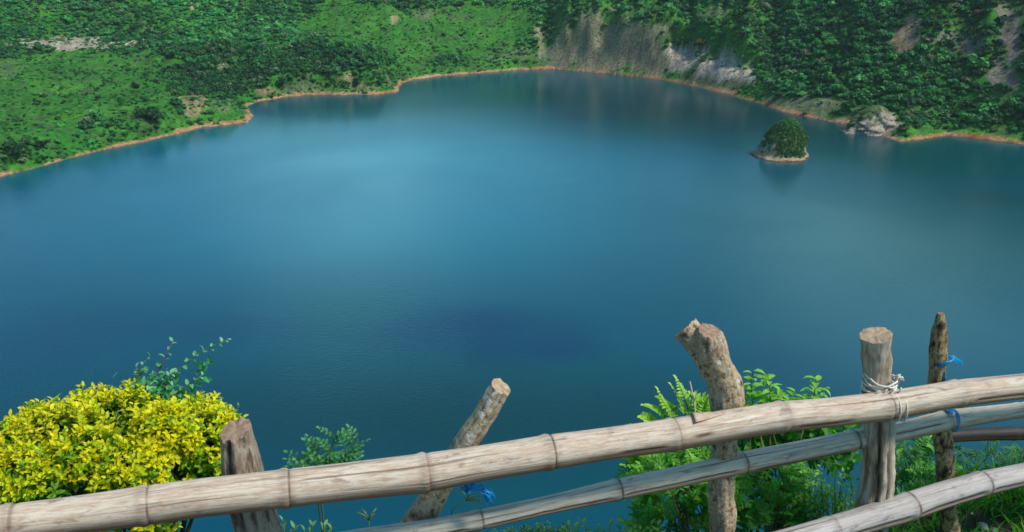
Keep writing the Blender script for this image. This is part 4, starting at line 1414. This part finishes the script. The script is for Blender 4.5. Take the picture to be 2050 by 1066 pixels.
FB0, FB1 = (.12, .36, .03), (.46, .70, .08)
fb_base = vnear(1400, 1120, 3.4); fb_base.z -= .1
fb = frond_bush("feathery_bush", "bright yellow-green bush of deeply cut leaves at the forked trunk", "bush", fb_base,
                [(1385, 850, 1355, 762), (1360, 850, 1318, 785), (1345, 850, 1290, 812), (1330, 860, 1282, 836), (1395, 850, 1385, 790), (1405, 850, 1420, 792), (1372, 840, 1345, 775), (1350, 845, 1322, 800), (1412, 840, 1432, 800), (1400, 830, 1408, 798)],
                3.42, .1, FB0, FB1, 10, .040, .015)
for s_ in fan_spots(1350, 930, 70, 38, 60, 60):
    a = vnear(s_[0], s_[1], 3.46 + random.uniform(-.1, .12)); b = vnear(s_[2], s_[3], 3.40 + random.uniform(-.1, .1))
    fb.pinnate(fb.curve(a, b, .12, 6), 8, .036, .013, (.07, .26, .028), random.choice([(.16, .46, .05), (.30, .60, .065)]), .002, peak=.35)
fb.build()
fl_base = vnear(1390, 1180, 3.2)
fl = frond_bush("feathery_bush", "lower feathery green bush under the middle rail at the forked trunk's foot", "bush", fl_base, [], 3.3, .1, FB0, FB1)
for s_ in fan_spots(1365, 1010, 75, 60, 95, 62) + [(1345, 960, 1290, 915), (1370, 950, 1335, 900), (1390, 960, 1378, 905), (1340, 990, 1285, 945), (1325, 1020, 1300, 975)]:
    if s_[3] < 905 - .0 * s_[2] and s_[2] < 1300: continue
    a = vnear(s_[0], s_[1], 3.36 + random.uniform(-.15, .1)); b = vnear(s_[2], s_[3], 3.28 + random.uniform(-.1, .1))
    fl.pinnate(fl.curve(a, b, .12, 6), 9, .038, .013, (.06, .25, .028), random.choice([(.14, .46, .045), (.26, .58, .055), (.09, .36, .04)]), .002, peak=.35)
for k in range(20):
    fl.tb.add([fl_base + rv(.05), fl_base.lerp(vnear(1365, 1000, 3.35), .7) + rv(.06), vnear(1365 + random.uniform(-60, 60), 960 + random.uniform(-40, 40), 3.35)], .005, .002, (.07, .09, .03), 5)
fl.build()

# broad-leaved bush between trunk and peeled post
BR0, BR1 = (.08, .29, .03), (.30, .60, .075)
br_base = vnear(1560, 1150, 3.6)
br = Plant("broadleaf_bush", br_base, "fresh green bush with pointed oval leaves behind the top rail beside the pale peeled post", "bush")
for (pa, pb, nl) in [((1520, 860), (1508, 742), 16), ((1500, 860), (1488, 775), 12), ((1545, 860), (1540, 760), 14), ((1560, 850), (1562, 778), 13), ((1580, 850), (1592, 785), 12), ((1610, 850), (1635, 760), 15), ((1600, 850), (1652, 778), 13),
                     ((1535, 850), (1525, 752), 13), ((1500, 840), (1480, 800), 9), ((1590, 860), (1618, 792), 11), ((1570, 850), (1578, 800), 12), ((1625, 850), (1645, 795), 9), ((1540, 855), (1550, 800), 12), ((1515, 850), (1505, 790), 12)]:
    a, b = vnear(*pa, 3.6 + random.uniform(-.1, .1)), vnear(*pb, 3.55 + random.uniform(-.1, .1))
    pts = br.curve(a, b, .08, 8)
    br.tb.add([br_base + rv(.04), br_base.lerp(a, .6) + rv(.04), a], .006, .0035, (.08, .10, .04), 5)
    br.shoot(pts, nl, .072, .036, BR0, BR1, .0035, 1.05, .1, (.09, .14, .04), .35, .15, .35)
for k in range(430):
    u, v = random.uniform(1480, 1715), random.uniform(840, 930)
    if v < 800 + (u - 1480) * -.12 + 40: continue
    q = vnear(u, v, 3.65 + random.uniform(-.1, .15))
    br.lv.add(q, rv(1) + Vector((0, -.3, .1)), Vector((0, -.5, 1)) + rv(.5), random.uniform(.04, .075), random.uniform(.02, .036), cvar(random.choice([BR0, BR0, (.07, .30, .04), (.035, .18, .03)]), .2), .35)
br.build()

lb_base = vnear(1560, 1200, 3.3)
lw = Plant("tangled_bush", lb_base, "dense dark green undergrowth bush below the middle rail between trunk and peeled post", "bush")
for s_ in fan_spots(1535, 1000, 50, 70, 120, 48):
    a = vnear(s_[0], s_[1], 3.5 + random.uniform(-.2, .15)); b = vnear(s_[2], s_[3], 3.42 + random.uniform(-.15, .1))
    lw.pinnate(lw.curve(a, b, .15, 6), 8, .032, .012, (.045, .22, .026), random.choice([(.11, .40, .04), (.20, .50, .05), (.07, .30, .032)]), .002, peak=.4)
for k in range(26):
    lw.tb.add([lb_base + rv(.08), vnear(1540 + random.uniform(-60, 60), 1040 + random.uniform(-30, 30), 3.5), vnear(1535 + random.uniform(-55, 70), 950 + random.uniform(-40, 40), 3.5)], .004, .002, random.choice([(.10, .08, .06), (.06, .07, .03), (.14, .12, .10)]), 5)
lw.build()

# light small-leaved weed near the peeled post
we_base = vnear(1650, 1160, 3.3)
we = Plant("small_leaved_weed", we_base, "light green small-leaved weed patch in the gap before the pale peeled post", "weed")
for k in range(46):
    u = random.uniform(1585, 1712); top = 915 + abs(u - 1630) * .35 + random.uniform(0, 90)
    if 1640 < u < 1715 and top < 935: top += 45
    a = vnear(u + random.uniform(-14, 14), 1075, 3.42 + random.uniform(-.1, .1)); b = vnear(u, top, 3.4 + random.uniform(-.12, .1))
    we.shoot(we.curve(a, b, .1, 7), random.randint(13, 20), .026, .014, (.08, .27, .035), (.32, .62, .09), .002, 1.0, .15, (.12, .11, .04), .15, .3, .3)
for (pa, pb) in [((1640, 935), (1655, 880)), ((1650, 940), (1645, 890)), ((1660, 925), (1625, 878)), ((1600, 930), (1610, 885)), ((1690, 965), (1702, 955)), ((1690, 930), (1660, 930))]:
    we.shoot(we.curve(vnear(*pa, 3.45), vnear(*pb, 3.42), .1, 6), 10, .028, .014, (.03, .15, .03), (.13, .36, .06), .002, 1.0, .1)
we.build()

# ferny weeds behind the posts at the end of the fence
fe_base = vnear(1835, 1080, 3.75)
fe = Plant("ferny_weed", fe_base, "ferny dark green weed clump between the peeled post and the thin stake", "weed")
for k in range(95):
    u, v = random.uniform(1775, 1885), random.uniform(905, 1010)
    a = vnear(u, v, 3.75 + random.uniform(-.15, .2)); w = R(random.choice([random.uniform(20, 160), random.uniform(-10, 190)])); l_ = random.uniform(30, 58)
    b = vnear(u + math.cos(w) * l_, max(v - math.sin(w) * l_, 868), 3.7 + random.uniform(-.15, .15))
    fe.pinnate(fe.curve(a, b, .2, 6), 9, .030, .008, (.04, .20, .032), random.choice([(.08, .34, .045), (.18, .50, .06), (.05, .26, .04)]), .002, peak=.35)
fe.build()
fg_base = vnear(1985, 1020, 4.0)
fg = Plant("ferny_weed", fg_base, "sparse fern-like sprays hanging over the drop under the dark bamboo pole", "weed")
for k in range(60):
    u = random.uniform(1895, 2090); v = random.uniform(905, 985)
    a = vnear(u, v, 4.1 + random.uniform(-.15, .2)); w = R(random.uniform(0, 180)); l_ = random.uniform(30, 65)
    b = vnear(u + math.cos(w) * l_, max(v - math.sin(w) * l_ * .7, 880), 4.05 + random.uniform(-.15, .15))
    fg.pinnate(fg.curve(a, b, .2, 6), 8, .032, .007, (.022, .13, .04), random.choice([(.045, .20, .06), (.08, .28, .07)]), .0018, peak=.35)
fg.build()

# weeds that peep over the bottom edge
w1b = vnear(615, 1180, 2.95)
w1 = Plant("leafy_weed", w1b, "pale green fleshy-leaved weed sprouting below the rail beside the stump", "weed")
for (pa, pb, nl) in [((568, 1100), (566, 1042), 7), ((585, 1100), (590, 1058), 7), ((622, 1100), (626, 1052), 10), ((640, 1100), (650, 1055), 9), ((606, 1100), (610, 1064), 7), ((660, 1100), (664, 1058), 7)]:
    w1.shoot(w1.curve(vnear(*pa, 2.95), vnear(*pb, 2.93), .08, 6), nl, .040, .016, (.04, .17, .05), (.17, .38, .13), .003, .7, .1, (.1, .15, .05), .1, .6, .3)
w1.tb.add([w1b, w1b.lerp(vnear(615, 1100, 2.95), .8), vnear(662, 1046, 2.93)], .002, .001, (.16, .10, .07), 5)
w1.build()
w2b = vnear(1090, 1170, 3.1)
w2 = Plant("clover_mat", w2b, "low mat of tiny grey-green leaves below the middle rail near the lake edge", "weed")
for k in range(75):
    u = random.uniform(975, 1130); top = 1066 - (u - 985) * .17 + random.uniform(-4, 20)
    if u > 1112: top += 8
    a = vnear(u + random.uniform(-8, 8), 1110, 3.2); b = vnear(u, top, 3.18 + random.uniform(-.08, .08))
    w2.shoot(w2.curve(a, b, .12, 6), 16, .020, .010, (.018, .09, .035), (.06, .20, .075), .0015, 1.0, .1, (.07, .09, .04), .1, .3, .2)
w2.build()
w3b = vnear(1210, 1180, 3.1)
w3 = Plant("sprouting_weed", w3b, "row of small bright sprouts with upright dry stalks at the cliff lip", "weed")
for (u, top) in [(1128, 1060), (1142, 1052), (1158, 1058), (1170, 1050), (1200, 1056), (1224, 1054), (1240, 1050), (1262, 1058), (1285, 1060), (1300, 1050), (1318, 1052)]:
    w3.shoot(w3.curve(vnear(u, 1110, 3.15), vnear(u + random.uniform(-8, 8), top, 3.12), .1, 6), 9, .034, .017, (.04, .17, .03), (.14, .36, .06), .002, 1.0, .1, (.1, .13, .05), .2, .2, .2)
for (u, top) in [(1158, 1036), (1228, 1034), (1250, 1032), (1256, 1046), (1240, 1040)]:
    w3.tb.add([vnear(u + 3, 1110, 3.15), vnear(u + 1, 1070, 3.14), vnear(u, top, 3.14)], .0016, .0008, (.16, .17, .10), 5)
w3.build()
# grass flower stalks
for nm, lab, stem_, tips in [("grass_stalk", "thin forked grass flower stalk standing between the two rails below the slanting log", [(744, 1120), (741, 1070), (738, 1042)], [(720, 1028), (728, 1023), (752, 1020), (746, 1030)]),
                             ("grass_stalk", "thin forked grass flower stalk crossing under the blue string bundle", [(900, 1060), (905, 1020), (934, 1002)], [(924, 982), (946, 978), (964, 992), (955, 1005), (972, 1003)])]:
    b = vnear(*stem_[0], 2.85)
    gp_ = Plant(nm, b, lab, "grass", "forked grass flower stalks")
    pts = [vnear(u, v, 2.85) for u, v in stem_]
    gp_.tb.add(pts, .0022, .0016, (.10, .20, .07), 5)
    for (u, v) in tips:
        e_ = vnear(u, v, 2.84); gp_.tb.add([pts[-1], pts[-1].lerp(e_, .5) + Vector((0, 0, .006)), e_], .0026, .0018, (.16, .24, .09), 5)
        for k in range(9):
            f = k / 8
            gp_.lv.add(pts[-1].lerp(e_, f), (e_ - pts[-1]) + rv(.01), Vector((0, -1, .3)), .010, .004, cvar((.20, .27, .11)), .05)
    gp_.build()
# dead twig by the trunk
tw = Tubes(); tb_ = vnear(1398, 1000, 3.38)
tw.add([vnear(1397, 880, 3.37), vnear(1394, 850, 3.36), vnear(1389, 800, 3.36), vnear(1381, 764, 3.36)], .005, .0025, lin(170, 156, 138), 6)
tw.add([vnear(1390, 806, 3.36), vnear(1394, 790, 3.35), vnear(1396, 780, 3.35)], .002, .001, lin(170, 156, 138), 5)
o = link("dry_twig", tw.mesh("dry_twig", tb_), STEM); o.location = tb_
tag(o, "bare grey twig sticking up from the feathery bush", "twig")

# grass on the rim
gl = Leaves()
for k in range(26000):
    x, y = random.uniform(.9, 3.2), random.uniform(2.0, 4.3)
    z = float(rim_z(np.array([x]), np.array([y]))[0])
    dens = mn.noise(Vector((x * 2.1, y * 2.1, 4))) * .5 + .5
    pu_, pv_, _ = project(np.array([[x, y, z]]))
    bare = math.exp(-(((pu_[0] - 1975) / 75) ** 2 + ((pv_[0] - 1062) / 34) ** 2))
    if random.random() < bare * 1.15 or random.random() > dens * 2.2: continue
    L = random.uniform(.04, .13) * (1 + .3 * (y > 3.2))
    d = Vector((random.gauss(0, .5), random.gauss(0, .5), 1)).normalized()
    gl.add((x, y, z - .005), d, Vector((random.gauss(0, 1), random.gauss(0, 1), .2)), L, random.uniform(.005, .010), cvar(random.choice([(.07, .28, .03), (.12, .40, .04), (.22, .50, .06), (.045, .20, .026)]), .2), random.uniform(.1, .8))
o = link("grass", gl.mesh("grass", (2, 3, H - 2.3)), LEAF); o.location = (2, 3, H - 2.3)
tag(o, "short green grass on the dirt at the fence foot", "grass", kind="stuff")
# pale stones on the bare dirt
STONE = plain_mat("pale_stone", lin(190, 182, 172), .9, .1, 40, .4)
for (u, v, r, lab) in [(1968, 1058, .022, "small whitish stone on the bare dirt under the bottom rail"), (1990, 1064, .015, "tiny whitish pebble lying against the larger whitish stone"), (1945, 1030, .010, "small pale chip in the grass edge beside the thin stake")]:
    d = px_dir(u, v); t_ = 2.0
    while t_ < 6 and (CAM + d * t_).z > float(rim_z(np.array([(CAM + d * t_).x]), np.array([(CAM + d * t_).y]))[0]): t_ += .01
    p = CAM + d * t_
    vs, fs = [], []
    for j in range(9):
        ph = math.pi * j / 8
        for i in range(14):
            th = 2 * math.pi * i / 14
            q = Vector((math.sin(ph) * math.cos(th), math.sin(ph) * math.sin(th), math.cos(ph) * .65))
            vs.append(q * r * (1 + .35 * mn.noise(q * 1.6 + Vector((u, v, 0)))))
    for j in range(8):
        for i in range(14):
            fs.append((j * 14 + i, (j + 1) * 14 + i, (j + 1) * 14 + (i + 1) % 14, j * 14 + (i + 1) % 14))
    me = bpy.data.meshes.new("stone"); me.from_pydata([tuple(x) for x in vs], [], fs); smooth(me)
    o = link("stone", me, STONE); o.location = p + Vector((0, 0, r * .3))
    tag(o, lab, "stone", "pale stones on the dirt")

# ---------------------------------------------------------------- haze over the crater
x0, x1, y0, y1, z0, z1 = -LS - 60, LS + 60, -260, LS + 60, -14, 175
me = bpy.data.meshes.new("haze")
me.from_pydata([(x0, y0, z0), (x1, y0, z0), (x1, y1, z0), (x0, y1, z0), (x0, y0, z1), (x1, y0, z1), (x1, y1, z1), (x0, y1, z1)], [],
               [(0, 3, 2, 1), (4, 5, 6, 7), (0, 1, 5, 4), (1, 2, 6, 5), (2, 3, 7, 6), (3, 0, 4, 7)])
m_, t_, o_ = new_mat("haze_air")
pv_ = nn(t_, 'ShaderNodeVolumePrincipled', ins={'Color': (0.80, 0.92, 1.0, 1), 'Density': 0.00004, 'Anisotropy': 0.2})
t_.links.new(pv_.outputs[0], o_.inputs['Volume'])
tag(link("haze", me, m_), "thin pale blue haze lying over the crater", "haze", kind="stuff")
